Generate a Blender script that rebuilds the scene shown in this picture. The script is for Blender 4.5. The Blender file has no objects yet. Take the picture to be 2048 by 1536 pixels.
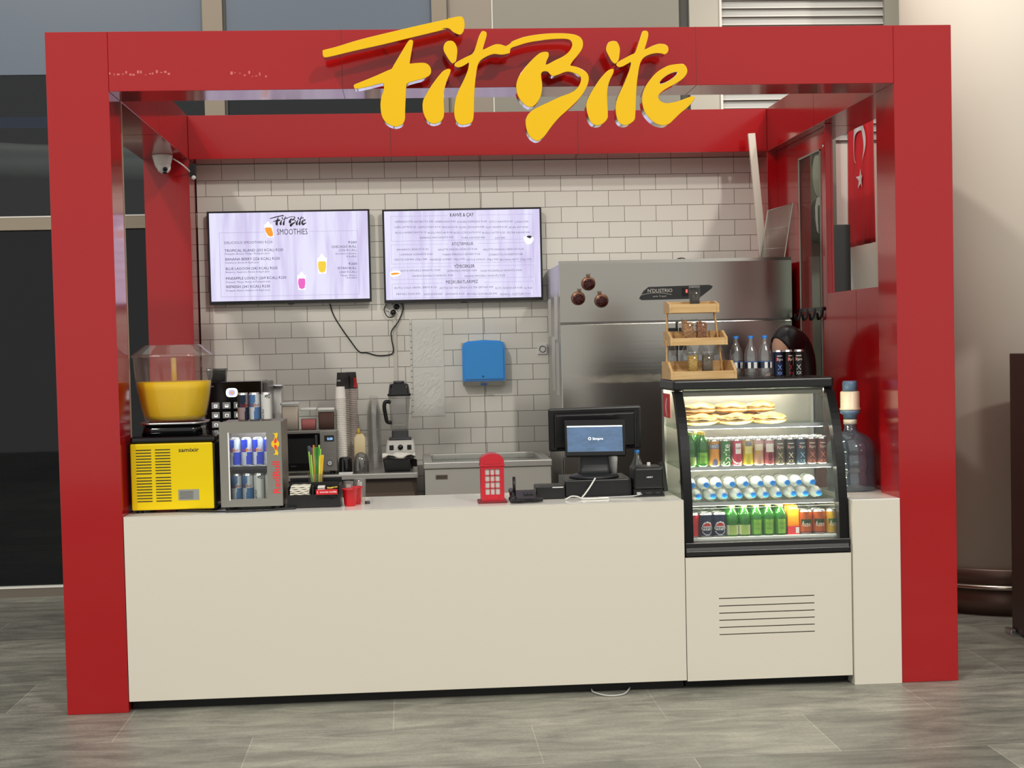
import bpy, bmesh, math, random
from mathutils import Vector, Matrix
random.seed(7)
PI = math.pi
C = bpy.context.scene.collection
sc = bpy.context.scene

# ---------------------------------------------------------------- camera, world, light, exposure
cam = bpy.data.cameras.new('camera'); camo = bpy.data.objects.new('camera', cam); C.objects.link(camo)
_y, _p, _r = -0.0689, -0.0372, -0.0227
_F = Vector((-math.sin(_y)*math.cos(_p), math.cos(_y)*math.cos(_p), math.sin(_p)))
_R = Vector((math.cos(_y), math.sin(_y), 0)); _U = _R.cross(_F)
_R2 = _R*math.cos(_r) + _U*math.sin(_r); _U2 = -_R*math.sin(_r) + _U*math.cos(_r)
camo.matrix_world = Matrix(((_R2.x, _U2.x, -_F.x, 1.6016), (_R2.y, _U2.y, -_F.y, -6.9883), (_R2.z, _U2.z, -_F.z, 1.6665), (0, 0, 0, 1)))
cam.sensor_width = 36; cam.lens = 3004.54/2048*36; cam.shift_y = 29.63/2048
cam.clip_end = 60
sc.camera = camo
sc.view_settings.view_transform = 'Standard'; sc.view_settings.look = 'None'
sc.view_settings.gamma = 1; sc.view_settings.exposure = 0.0
sc.cycles.max_bounces = 10; sc.cycles.transparent_max_bounces = 24
sc.cycles.sample_clamp_indirect = 4; sc.cycles.caustics_reflective = False; sc.cycles.caustics_refractive = False
world = bpy.data.worlds.new('hall_ambient'); sc.world = world; world.use_nodes = True
wn = world.node_tree; wbg = wn.nodes['Background']
wbg.inputs[0].default_value = (1.0, 0.98, 0.93, 1); wbg.inputs[1].default_value = 0.80

def spot(name, loc, power, color, size, target):
    l = bpy.data.lights.new(name, 'SPOT'); l.energy = power; l.color = color; l.shadow_soft_size = size
    l.spot_size = math.radians(75); l.spot_blend = .5
    o = bpy.data.objects.new(name, l); C.objects.link(o); o.location = loc
    o.rotation_euler = (Vector(target) - Vector(loc)).to_track_quat('-Z', 'Y').to_euler()
spot('hall_lamp_left', (-3.6, -9.6, 10.4), 2150, (1, .95, .87), .3, (2.1, 1, 1))
spot('hall_lamp_right', (6.6, -11.5, 9.2), 2450, (1, .96, .88), .3, (2.1, 1, 1))

spot('hall_lamp_rear', (4.5, 1.6, 6.2), 330, (1, .95, .87), .25, (4.85, 3.0, 1.6))
bpy.data.lights['hall_lamp_rear'].spot_size = math.radians(62)

# ---------------------------------------------------------------- materials
def lin(c): return c/12.92 if c <= .04045 else ((c+.055)/1.055)**2.4
def rgb(r, g, b): return (lin(r/255), lin(g/255), lin(b/255), 1)
MATS = {}
def mat(name, col=(200, 200, 200), rough=.5, metal=0, coat=0, spec=.5, emit=0, bump=None, alpha=1):
    if name in MATS: return MATS[name]
    m = bpy.data.materials.new(name); m.use_nodes = True; MATS[name] = m
    b = m.node_tree.nodes['Principled BSDF']
    b.inputs['Base Color'].default_value = rgb(*col); b.inputs['Roughness'].default_value = rough
    b.inputs['Metallic'].default_value = metal; b.inputs['Coat Weight'].default_value = coat
    b.inputs['Specular IOR Level'].default_value = spec; b.inputs['Coat Roughness'].default_value = .04
    if emit:
        b.inputs['Emission Color'].default_value = rgb(*col); b.inputs['Emission Strength'].default_value = emit
    if bump:
        sc_, st, di = bump
        n = m.node_tree.nodes; l = m.node_tree.links
        tc = n.new('ShaderNodeTexCoord'); mp = n.new('ShaderNodeMapping'); mp.inputs['Scale'].default_value = sc_
        ns = n.new('ShaderNodeTexNoise'); ns.inputs['Scale'].default_value = 1; ns.inputs['Detail'].default_value = 3
        bp = n.new('ShaderNodeBump'); bp.inputs['Strength'].default_value = st; bp.inputs['Distance'].default_value = di
        l.new(tc.outputs['Object'], mp.inputs[0]); l.new(mp.outputs[0], ns.inputs[0]); l.new(ns.outputs[0], bp.inputs['Height']); l.new(bp.outputs[0], b.inputs['Normal'])
    return m
def clear(name, tint=(255, 255, 255), refl=.12, diff=0.0, dcol=(220, 220, 220), rough=.03, edge=.5):
    """thin clear sheet: tinted see-through + fresnel gloss (+ a little body)"""
    if name in MATS: return MATS[name]
    m = bpy.data.materials.new(name); m.use_nodes = True; MATS[name] = m
    n = m.node_tree.nodes; l = m.node_tree.links; n.clear()
    o = n.new('ShaderNodeOutputMaterial'); t = n.new('ShaderNodeBsdfTransparent'); t.inputs[0].default_value = rgb(*tint)
    g = n.new('ShaderNodeBsdfGlossy'); g.inputs['Roughness'].default_value = rough
    d = n.new('ShaderNodeBsdfDiffuse'); d.inputs[0].default_value = rgb(*dcol)
    lw = n.new('ShaderNodeLayerWeight'); lw.inputs[0].default_value = .5
    pw = n.new('ShaderNodeMath'); pw.operation = 'POWER'; pw.inputs[1].default_value = 4
    ma = n.new('ShaderNodeMath'); ma.operation = 'MULTIPLY_ADD'; ma.inputs[1].default_value = edge; ma.inputs[2].default_value = refl*.35; ma.use_clamp = True
    l.new(lw.outputs['Facing'], pw.inputs[0]); l.new(pw.outputs[0], ma.inputs[0])
    m1 = n.new('ShaderNodeMixShader'); m1.inputs[0].default_value = diff
    m2 = n.new('ShaderNodeMixShader')
    l.new(t.outputs[0], m1.inputs[1]); l.new(d.outputs[0], m1.inputs[2])
    l.new(ma.outputs[0], m2.inputs[0]); l.new(m1.outputs[0], m2.inputs[1]); l.new(g.outputs[0], m2.inputs[2]); l.new(m2.outputs[0], o.inputs[0])
    return m
def noisecol(m, cols, scale, detail=4, rough=.6, coord='Object'):
    """procedural colour variation on a principled material; cols = [(pos, rgb)]"""
    n = m.node_tree.nodes; l = m.node_tree.links; b = n['Principled BSDF']
    tc = n.new('ShaderNodeTexCoord'); mp = n.new('ShaderNodeMapping'); mp.inputs['Scale'].default_value = scale
    ns = n.new('ShaderNodeTexNoise'); ns.inputs['Scale'].default_value = 1; ns.inputs['Detail'].default_value = detail; ns.inputs['Roughness'].default_value = rough
    cr = n.new('ShaderNodeValToRGB'); e = cr.color_ramp.elements
    for i, (p, c) in enumerate(cols):
        x = e[i] if i < 2 else e.new(p)
        x.position = p; x.color = rgb(*c)
    l.new(tc.outputs[coord], mp.inputs[0]); l.new(mp.outputs[0], ns.inputs[0]); l.new(ns.outputs[0], cr.inputs[0])
    l.new(cr.outputs[0], b.inputs['Base Color'])
    return cr

RED = mat('red_panel', (166, 12, 18), .14, coat=.15, bump=((2.2, 2.2, 2.2), .02, .02))
SEAM = mat('panel_seam', (96, 10, 14), .5)
WHITE = mat('white_laminate', (222, 216, 202), .22, bump=((3, 3, 3), .01, .01))
WHITED = mat('white_laminate_edge', (206, 202, 192), .3)
BLACK = mat('black_plastic', (16, 17, 19), .32)
BLACKG = mat('black_gloss', (10, 11, 13), .08)
BLACKM = mat('black_matte', (22, 23, 24), .7)
DARKG = mat('dark_grey', (58, 60, 62), .45)
STEEL = mat('brushed_steel', (172, 169, 162), .2, 1, bump=((1.2, 1.2, 90), .03, .004))
STEELL = mat('light_steel', (200, 198, 192), .35, .8)
CHROME = mat('chrome', (225, 225, 225), .08, 1)
ALU = mat('aluminium', (205, 205, 205), .3, 1)
YEL = mat('sign_yellow', (238, 190, 0), .45, spec=.25)
YELE = mat('sign_yellow_edge', (255, 222, 60), .35)
YELB = mat('dispenser_yellow', (234, 204, 0), .4, spec=.3)
INK = mat('ink_black', (24, 24, 26), .5)
PRW = mat('print_white', (235, 235, 235), .5)
PRR = mat('print_red', (206, 24, 34), .45)
PRB = mat('print_blue', (24, 60, 150), .4)
PRY = mat('print_yellow', (246, 206, 30), .45)
PRG = mat('print_green', (60, 130, 50), .45)
PRGY = mat('print_grey', (140, 140, 138), .5)
WPL = mat('white_plastic', (225, 225, 220), .35)
CREAM = mat('cream_plastic', (236, 218, 190), .35)
BLUEC = mat('blue_cap', (20, 120, 205), .35)
GLASS = clear('clear_glass', (250, 252, 251), .10, edge=.28)
PET = clear('clear_plastic_bottle', (240, 244, 245), .4, .05, (235, 240, 242), edge=.6)
CUPC = clear('clear_cup_plastic', (244, 244, 242), .3, .10, (225, 225, 222))

# ---------------------------------------------------------------- mesh helpers
def BM(): return bmesh.new()
def box(bm, x0, x1, y0, y1, z0, z1, bev=0, mi=0, M=None, seg=2):
    t = bmesh.new()
    bmesh.ops.create_cube(t, size=1)
    bmesh.ops.scale(t, vec=(x1-x0, y1-y0, z1-z0), verts=t.verts)
    if bev: bmesh.ops.bevel(t, geom=t.edges[:], offset=bev, segments=seg, profile=.5, affect='EDGES')
    bmesh.ops.translate(t, vec=((x0+x1)/2, (y0+y1)/2, (z0+z1)/2), verts=t.verts)
    if M: bmesh.ops.transform(t, matrix=M, verts=t.verts)
    for f in t.faces:
        f.material_index = mi; f.smooth = False
    merge(bm, t)
def merge(bm, t):
    me = bpy.data.meshes.new('tmp'); t.to_mesh(me); t.free(); bm.from_mesh(me); bpy.data.meshes.remove(me)
def lathe(bm, prof, c=(0, 0, 0), n=24, mi=0, sx=1, sy=1, fn=None, M=None, cap=True):
    """prof = [(r, z)] revolved about z; fn(angle, z) may choose the material"""
    t = bmesh.new(); rings = []
    for r, z in prof:
        if r < 1e-5: rings.append([t.verts.new((0, 0, z))])
        else: rings.append([t.verts.new((r*math.cos(2*PI*k/n)*sx, r*math.sin(2*PI*k/n)*sy, z)) for k in range(n)])
    for a, b in zip(rings, rings[1:]):
        for k in range(n):
            k2 = (k+1) % n
            if len(a) == 1 and len(b) == 1: continue
            if len(a) == 1: vs = (a[0], b[k2], b[k])
            elif len(b) == 1: vs = (a[k], a[k2], b[0])
            else: vs = (a[k], a[k2], b[k2], b[k])
            f = t.faces.new(vs); f.smooth = True; f.material_index = mi
            if fn:
                cc = f.calc_center_median(); f.material_index = fn(math.atan2(cc.x, -cc.y), cc.z)
    if cap:
        for ring, inv in ((rings[0], True), (rings[-1], False)):
            if len(ring) > 1:
                f = t.faces.new(list(reversed(ring)) if inv else ring); f.material_index = mi
                if fn: f.material_index = fn(0, f.calc_center_median().z)
    if M: bmesh.ops.transform(t, matrix=M, verts=t.verts)
    bmesh.ops.translate(t, vec=c, verts=t.verts)
    bmesh.ops.recalc_face_normals(t, faces=t.faces)
    merge(bm, t)
def rr(hx, hy, r, n=5):
    r = min(r, hx*.999, hy*.999); out = []
    for cx, cy, a0 in ((hx-r, hy-r, 0), (-hx+r, hy-r, PI/2), (-hx+r, -hy+r, PI), (hx-r, -hy+r, 1.5*PI)):
        for k in range(n+1):
            a = a0 + PI/2*k/n; out.append((cx+r*math.cos(a), cy+r*math.sin(a)))
    return out
def loft(bm, secs, cx=0, cy=0, mi=0, cap0=True, cap1=True, smooth=True):
    """secs = [(z, hx, hy, r)] rounded-rectangle rings"""
    t = bmesh.new(); rings = []
    for s in secs:
        z, hx, hy, r = s[:4]; ox, oy = (s[4], s[5]) if len(s) > 4 else (0, 0)
        rings.append([t.verts.new((cx+ox+x, cy+oy+y, z)) for x, y in rr(hx, hy, r)])
    n = len(rings[0])
    for a, b in zip(rings, rings[1:]):
        for k in range(n):
            f = t.faces.new((a[k], a[(k+1) % n], b[(k+1) % n], b[k])); f.smooth = smooth; f.material_index = mi
    if cap0: t.faces.new(list(reversed(rings[0]))).material_index = mi
    if cap1: t.faces.new(rings[-1]).material_index = mi
    merge(bm, t)
def prism(bm, poly, axis, a, b, mi=0, smooth=False):
    """poly of 2-D points extruded along axis from a to b: axis x -> (y,z), y -> (x,z), z -> (x,y)"""
    t = bmesh.new()
    def P(u, v, w): return (w, u, v) if axis == 'x' else ((u, w, v) if axis == 'y' else (u, v, w))
    A = [t.verts.new(P(u, v, a)) for u, v in poly]; B = [t.verts.new(P(u, v, b)) for u, v in poly]
    n = len(poly); fs = [t.faces.new(A), t.faces.new(list(reversed(B)))]
    for k in range(n):
        f = t.faces.new((A[k], B[k], B[(k+1) % n], A[(k+1) % n])); f.smooth = smooth; fs.append(f)
    for f in fs: f.material_index = mi
    bmesh.ops.recalc_face_normals(t, faces=t.faces)
    merge(bm, t)
def cr_pts(pts, k=6, closed=False):
    pts = [Vector(p) for p in pts]; n = len(pts); out = []
    rng = range(n) if closed else range(n-1)
    for i in rng:
        p0 = pts[(i-1) % n] if closed or i > 0 else pts[0]; p1 = pts[i]; p2 = pts[(i+1) % n]
        p3 = pts[(i+2) % n] if closed or i+2 < n else pts[-1]
        for j in range(k):
            t = j/k
            out.append(.5*((2*p1) + (p2-p0)*t + (2*p0-5*p1+4*p2-p3)*t*t + (3*p1-p0-3*p2+p3)*t**3))
    if not closed: out.append(pts[-1])
    return out
def tube(bm, pts, r, n=8, mi=0, smooth=True, k=6, caps=True, rf=None):
    P = cr_pts(pts, k) if smooth and len(pts) > 2 else [Vector(p) for p in pts]
    t = bmesh.new(); rings = []; up = None
    for i, p in enumerate(P):
        d = (P[min(i+1, len(P)-1)] - P[max(i-1, 0)])
        if d.length < 1e-9: d = Vector((0, 0, 1))
        d.normalize()
        if up is None: up = d.orthogonal().normalized()
        up = (up - d*up.dot(d))
        up = up.normalized() if up.length > 1e-6 else d.orthogonal().normalized()
        s = d.cross(up); rad = rf(i/(len(P)-1)) if rf else r
        rings.append([t.verts.new(p + (up*math.cos(2*PI*j/n) + s*math.sin(2*PI*j/n))*rad) for j in range(n)])
    for a, b in zip(rings, rings[1:]):
        for j in range(n):
            f = t.faces.new((a[j], a[(j+1) % n], b[(j+1) % n], b[j])); f.smooth = True; f.material_index = mi
    if caps:
        t.faces.new(list(reversed(rings[0]))).material_index = mi; t.faces.new(rings[-1]).material_index = mi
    bmesh.ops.recalc_face_normals(t, faces=t.faces)
    merge(bm, t)
def ball(bm, c, rx, ry, rz, mi=0, seg=16, M=None):
    t = bmesh.new(); bmesh.ops.create_uvsphere(t, u_segments=seg, v_segments=max(6, seg//2), radius=1)
    bmesh.ops.scale(t, vec=(rx, ry, rz), verts=t.verts)
    if M: bmesh.ops.transform(t, matrix=M, verts=t.verts)
    bmesh.ops.translate(t, vec=c, verts=t.verts)
    for f in t.faces: f.smooth = True; f.material_index = mi
    merge(bm, t)
TXT = {}
def text_mesh(s, bold=0):
    bold = bold and 'M' not in s
    key = (s, bool(bold))
    if key in TXT: return TXT[key]
    cu = bpy.data.curves.new('t', 'FONT'); cu.body = s; cu.resolution_u = 2; cu.size = 1; cu.offset = .010 if bold else 0
    ob = bpy.data.objects.new('t', cu); C.objects.link(ob)
    bpy.context.view_layer.update()
    me = bpy.data.meshes.new_from_object(ob)
    vs = [v.co.copy() for v in me.vertices]; fs = [list(p.vertices) for p in me.polygons]
    bpy.data.objects.remove(ob); bpy.data.curves.remove(cu); bpy.data.meshes.remove(me)
    TXT[key] = (vs, fs); return TXT[key]
def text(bm, s, x0, x1, z0, cap, f, mi=0, vert=False, bold=0, shear=0):
    """text whose ink spans x0..x1 with capitals of height cap, mapped through f(u, v) -> point"""
    vs, fs = text_mesh(s, bold)
    if not vs: return
    a = min(v.x for v in vs); b = max(v.x for v in vs)
    capu = .73
    offs = [(0, 0)]
    for ox, oy in offs:
        nv = []
        for v in vs:
            u = (v.x-a)/(b-a)*(x1-x0); w = v.y/capu*cap
            u += shear*w
            if vert: nv.append(bm.verts.new(f(x0-w+ox, z0+u+oy)))
            else: nv.append(bm.verts.new(f(x0+u+ox, z0+w+oy)))
        for p in fs:
            try: g = bm.faces.new([nv[i] for i in p]); g.material_index = mi
            except ValueError: pass
def fy(y): return lambda u, v: (u, y, v)
def fwrap(r, e=.0006, z=0): return lambda u, v: ((r+e)*math.sin(u/r), -(r+e)*math.cos(u/r), v+z)
def flat_shape(bm, polys, y0, y1, bev=0, mi_face=0, mi_side=1, k=4, smooth=True):
    """closed outlines (x,z), first outer then holes, as a solid between y0 (front) and y1"""
    cu = bpy.data.curves.new('s', 'CURVE'); cu.dimensions = '2D'; cu.fill_mode = 'BOTH'
    cu.extrude = abs(y1-y0)/2 - bev; cu.bevel_depth = bev; cu.bevel_resolution = 1
    if bev: cu.offset = -bev
    for poly in polys:
        pts = cr_pts([(x, z, 0) for x, z in poly], k, True) if smooth else [Vector((x, z, 0)) for x, z in poly]
        sp = cu.splines.new('POLY'); sp.points.add(len(pts)-1); sp.use_cyclic_u = True
        for q, p in zip(sp.points, pts): q.co = (p.x, p.y, 0, 1)
    ob = bpy.data.objects.new('s', cu); C.objects.link(ob); bpy.context.view_layer.update()
    me = bpy.data.meshes.new_from_object(ob)
    t = bmesh.new(); t.from_mesh(me); ym = (y0+y1)/2
    for v in t.verts: v.co = Vector((v.co.x, ym - v.co.z, v.co.y))
    bmesh.ops.recalc_face_normals(t, faces=t.faces)
    t.normal_update()
    for g in t.faces: g.material_index = mi_face if g.normal.y < -.4 else mi_side; g.smooth = False
    bpy.data.objects.remove(ob); bpy.data.curves.remove(cu); bpy.data.meshes.remove(me)
    merge(bm, t)

# ---------------------------------------------------------------- object helpers
ROOT = {}
def obj(name, bm, mats, parent=None, label=None, base=None):
    """one mesh object; its vertices come in world coordinates (or the thing's own when the thing is a prototype)"""
    me = bpy.data.meshes.new(name)
    o = bpy.data.objects.new(name, me); C.objects.link(o)
    off = ROOT.get(parent.name, Vector((0, 0, 0))) if parent else Vector((0, 0, 0))
    if parent is None:
        if base is None:
            xs = [v.co for v in bm.verts]
            base = ((min(v.x for v in xs)+max(v.x for v in xs))/2, (min(v.y for v in xs)+max(v.y for v in xs))/2, min(v.z for v in xs))
        off = Vector(base); o.location = off
    bmesh.ops.translate(bm, vec=-off, verts=bm.verts)
    bm.to_mesh(me); bm.free()
    for m in (mats if isinstance(mats, (list, tuple)) else [mats]): me.materials.append(m)
    if parent: o.parent = parent
    ROOT[o.name] = off
    if label: o['label'] = label
    return o
def thing(name, label, cat, loc=(0, 0, 0), group=None):
    o = bpy.data.objects.new(name, None); C.objects.link(o); o.location = loc; o.empty_display_size = .05
    ROOT[o.name] = Vector(loc); o['label'] = label; o['category'] = cat
    if group: o['group'] = group
    return o
def tag(o, label, cat, group=None):
    o['label'] = label; o['category'] = cat
    if group: o['group'] = group
    return o
def struct(name, bm, mats):
    o = obj(name, bm, mats, base=(0, 0, 0)); o['kind'] = 'structure'; return o
def dup(root, loc, rot=None, label=None, group=None, scale=None):
    def cp(o, par):
        c = o.copy(); C.objects.link(c)
        if par: c.parent = par
        for ch in o.children: cp(ch, c)
        return c
    r = cp(root, None); r.location = loc
    if rot is not None: r.rotation_euler = rot
    if label: r['label'] = label
    if group: r['group'] = group
    return r
class Kind:
    """first use moves the prototype itself, later uses copy it"""
    def __init__(s, root): s.root = root; s.used = False
    def put(s, loc, rot=(0, 0, 0), label=None, group=None):
        if s.used: return dup(s.root, loc, rot, label, group)
        s.used = True; s.root.location = loc; s.root.rotation_euler = rot
        if label: s.root['label'] = label
        if group: s.root['group'] = group
        return s.root
ORD = ['first', 'second', 'third', 'fourth', 'fifth', 'sixth', 'seventh', 'eighth', 'ninth', 'tenth', 'eleventh', 'twelfth', 'thirteenth', 'fourteenth']
SIGN = [
 [[(1.257,2.991),(1.262,2.998),(1.319,3.012),(1.429,3.044),(1.575,3.078),(1.686,3.103),(1.809,3.129),(1.817,3.132),(1.875,3.143),(1.892,3.134),(1.898,3.109),(1.893,3.079),(1.877,3.060),(1.846,3.071),(1.829,3.086),(1.816,3.090),(1.798,3.088),(1.808,3.084),(1.666,3.051),(1.537,3.021),(1.391,2.990),(1.300,2.969),(1.267,2.964),(1.258,2.973)]],
 [[(1.646,3.038),(1.658,3.039),(1.664,3.029),(1.655,2.983),(1.647,2.940),(1.649,2.934),(1.674,2.936),(1.714,2.936),(1.734,2.923),(1.742,2.901),(1.735,2.881),(1.709,2.866),(1.661,2.854),(1.633,2.844),(1.628,2.827),(1.625,2.791),(1.620,2.718),(1.619,2.689),(1.611,2.667),(1.594,2.655),(1.572,2.652),(1.546,2.661),(1.525,2.679),(1.513,2.705),(1.509,2.745),(1.513,2.781),(1.523,2.810),(1.527,2.828),(1.524,2.845),(1.504,2.843),(1.460,2.832),(1.416,2.824),(1.399,2.823),(1.392,2.832),(1.396,2.843),(1.431,2.857),(1.497,2.883),(1.545,2.904),(1.564,2.912),(1.575,2.930),(1.602,2.973),(1.629,3.016)]],
 [[(1.811,2.907),(1.824,2.908),(1.830,2.902),(1.826,2.886),(1.814,2.860),(1.804,2.835),(1.798,2.809),(1.795,2.774),(1.796,2.742),(1.796,2.713),(1.791,2.687),(1.776,2.670),(1.750,2.662),(1.727,2.669),(1.712,2.685),(1.701,2.714),(1.698,2.743),(1.702,2.769),(1.714,2.791),(1.731,2.820),(1.751,2.848),(1.774,2.877),(1.794,2.898)]],
 [[(1.817,3.032),(1.836,3.034),(1.849,3.027),(1.858,3.011),(1.862,2.992),(1.860,2.969),(1.855,2.943),(1.845,2.934),(1.837,2.932),(1.825,2.944),(1.809,2.970),(1.800,2.989),(1.799,3.005),(1.805,3.021)]],
 [[(1.973,3.074),(1.983,3.076),(1.994,3.071),(1.996,3.056),(1.987,3.026),(1.978,2.997),(1.981,2.994),(2.007,3.006),(2.033,3.016),(2.056,3.016),(2.072,3.011),(2.082,3.009),(2.102,3.020),(2.113,3.030),(2.167,3.049),(2.238,3.060),(2.309,3.064),(2.373,3.061),(2.409,3.052),(2.428,3.036),(2.433,3.015),(2.427,2.990),(2.407,2.962),(2.385,2.938),(2.374,2.920),(2.377,2.917),(2.406,2.910),(2.434,2.895),(2.451,2.879),(2.456,2.856),(2.448,2.825),(2.428,2.790),(2.399,2.756),(2.355,2.716),(2.319,2.685),(2.290,2.654),(2.268,2.626),(2.246,2.598),(2.224,2.582),(2.206,2.581),(2.185,2.595),(2.170,2.620),(2.163,2.652),(2.164,2.676),(2.173,2.697),(2.195,2.718),(2.224,2.734),(2.270,2.754),(2.321,2.777),(2.364,2.792),(2.393,2.808),(2.411,2.829),(2.419,2.853),(2.415,2.869),(2.394,2.881),(2.366,2.889),(2.345,2.887),(2.319,2.877),(2.293,2.870),(2.280,2.877),(2.268,2.890),(2.252,2.892),(2.241,2.885),(2.239,2.869),(2.243,2.834),(2.241,2.806),(2.232,2.774),(2.213,2.746),(2.195,2.734),(2.174,2.734),(2.150,2.754),(2.131,2.782),(2.124,2.814),(2.125,2.839),(2.136,2.870),(2.156,2.898),(2.182,2.929),(2.211,2.957),(2.236,2.976),(2.261,2.981),(2.274,2.976),(2.275,2.960),(2.267,2.943),(2.262,2.927),(2.267,2.924),(2.303,2.942),(2.339,2.959),(2.364,2.977),(2.379,2.998),(2.382,3.017),(2.373,3.031),(2.351,3.037),(2.309,3.037),(2.255,3.033),(2.184,3.022),(2.138,3.009),(2.105,2.997),(2.100,2.979),(2.097,2.975),(2.074,2.970),(2.055,2.969),(2.032,2.972),(2.013,2.969),(1.987,2.958),(1.964,2.942),(1.952,2.920),(1.946,2.891),(1.940,2.853),(1.935,2.805),(1.932,2.756),(1.930,2.708),(1.925,2.676),(1.912,2.662),(1.885,2.656),(1.863,2.659),(1.846,2.677),(1.840,2.709),(1.842,2.741),(1.850,2.780),(1.863,2.812),(1.880,2.844),(1.897,2.879),(1.908,2.908),(1.912,2.932),(1.907,2.932),(1.889,2.921),(1.869,2.914),(1.851,2.917),(1.846,2.928),(1.855,2.937),(1.880,2.951),(1.909,2.965),(1.929,2.975),(1.939,2.991),(1.949,3.020),(1.960,3.052)]],
 [[(2.554,2.899),(2.565,2.901),(2.571,2.895),(2.566,2.876),(2.553,2.852),(2.543,2.821),(2.539,2.790),(2.539,2.744),(2.540,2.700),(2.537,2.676),(2.517,2.654),(2.492,2.646),(2.470,2.652),(2.455,2.671),(2.445,2.702),(2.441,2.732),(2.444,2.754),(2.457,2.782),(2.477,2.815),(2.503,2.852),(2.525,2.877),(2.541,2.892)]],
 [[(2.550,3.021),(2.569,3.027),(2.584,3.024),(2.595,3.012),(2.601,2.990),(2.599,2.965),(2.594,2.941),(2.585,2.927),(2.574,2.924),(2.559,2.938),(2.546,2.963),(2.537,2.984),(2.539,3.003)]],
 [[(2.704,3.066),(2.718,3.072),(2.731,3.066),(2.732,3.047),(2.724,3.017),(2.715,2.990),(2.718,2.989),(2.750,3.003),(2.778,3.012),(2.800,3.011),(2.818,3.003),(2.824,2.989),(2.820,2.973),(2.806,2.963),(2.790,2.967),(2.768,2.969),(2.740,2.964),(2.715,2.953),(2.699,2.937),(2.689,2.912),(2.682,2.875),(2.676,2.835),(2.672,2.789),(2.669,2.742),(2.666,2.696),(2.662,2.670),(2.643,2.653),(2.621,2.645),(2.599,2.650),(2.583,2.669),(2.576,2.700),(2.575,2.728),(2.582,2.762),(2.599,2.799),(2.615,2.832),(2.631,2.869),(2.643,2.900),(2.649,2.928),(2.636,2.923),(2.617,2.913),(2.598,2.907),(2.585,2.913),(2.582,2.922),(2.595,2.935),(2.620,2.948),(2.649,2.963),(2.668,2.972),(2.678,2.995),(2.691,3.032)]],
 [[(2.865,2.920),(2.887,2.920),(2.902,2.910),(2.909,2.890),(2.903,2.870),(2.882,2.848),(2.847,2.827),(2.812,2.809),(2.784,2.790),(2.773,2.775),(2.777,2.759),(2.789,2.749),(2.811,2.743),(2.852,2.749),(2.890,2.761),(2.922,2.772),(2.938,2.772),(2.941,2.764),(2.928,2.745),(2.905,2.721),(2.873,2.696),(2.844,2.669),(2.822,2.650),(2.797,2.642),(2.765,2.648),(2.737,2.667),(2.713,2.695),(2.701,2.726),(2.697,2.757),(2.700,2.785),(2.712,2.816),(2.731,2.844),(2.757,2.874),(2.786,2.896),(2.824,2.914)],[(2.861,2.881),(2.854,2.870),(2.832,2.852),(2.803,2.837),(2.784,2.832),(2.782,2.838),(2.797,2.855),(2.823,2.872),(2.848,2.881)]],
]
MENU_A = [
 ("DELICIOUS SMOOTHIES ₺220",0.459,0.762,2.336,0.0170),
 ("TROPICAL ISLAND (253 KCAL) ₺220",0.459,0.829,2.286,0.0170),
 ("Pineapple, Banana, Mango, Pineapple Juice",0.460,0.742,2.268,0.0113),
 ("BANANA BERRY (226 KCAL) ₺220",0.462,0.805,2.231,0.0170),
 ("Strawberry, Banana & Apple Juice",0.461,0.673,2.212,0.0113),
 ("BLUE LAGOON (242 KCAL) ₺220",0.463,0.789,2.171,0.0170),
 ("Blueberry, Raspberry, Banana & Apple Juice",0.462,0.739,2.152,0.0113),
 ("PINEAPPLE LOVELY (269 KCAL) ₺230",0.462,0.844,2.109,0.0170),
 ("Pineapple, Mango, Banana & Pineapple Juice",0.462,0.744,2.089,0.0113),
 ("REFRESH (241 KCAL) ₺230",0.463,0.739,2.056,0.0170),
 ("Pineapple, Banana, Raspberry & Apple Juice",0.462,0.738,2.035,0.0113),
 ("₺260",1.244,1.296,2.326,0.0159),
 ("CHICAGO BULL",1.136,1.295,2.299,0.0159),
 ("(236 KCAL)",1.183,1.294,2.277,0.0147),
 ("Strawberry, Banana",1.160,1.294,2.257,0.0113),
 ("& RedBull",1.229,1.293,2.238,0.0113),
 ("₺260",1.243,1.295,2.189,0.0159),
 ("ISTAN BULL",1.172,1.293,2.162,0.0159),
 ("(260 KCAL)",1.183,1.293,2.138,0.0147),
 ("Mango, Banana",1.189,1.292,2.118,0.0113),
 ("& RedBull",1.227,1.292,2.102,0.0113),
 ("SMOOTHIES",0.793,0.986,2.393,0.0385),
]
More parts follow.
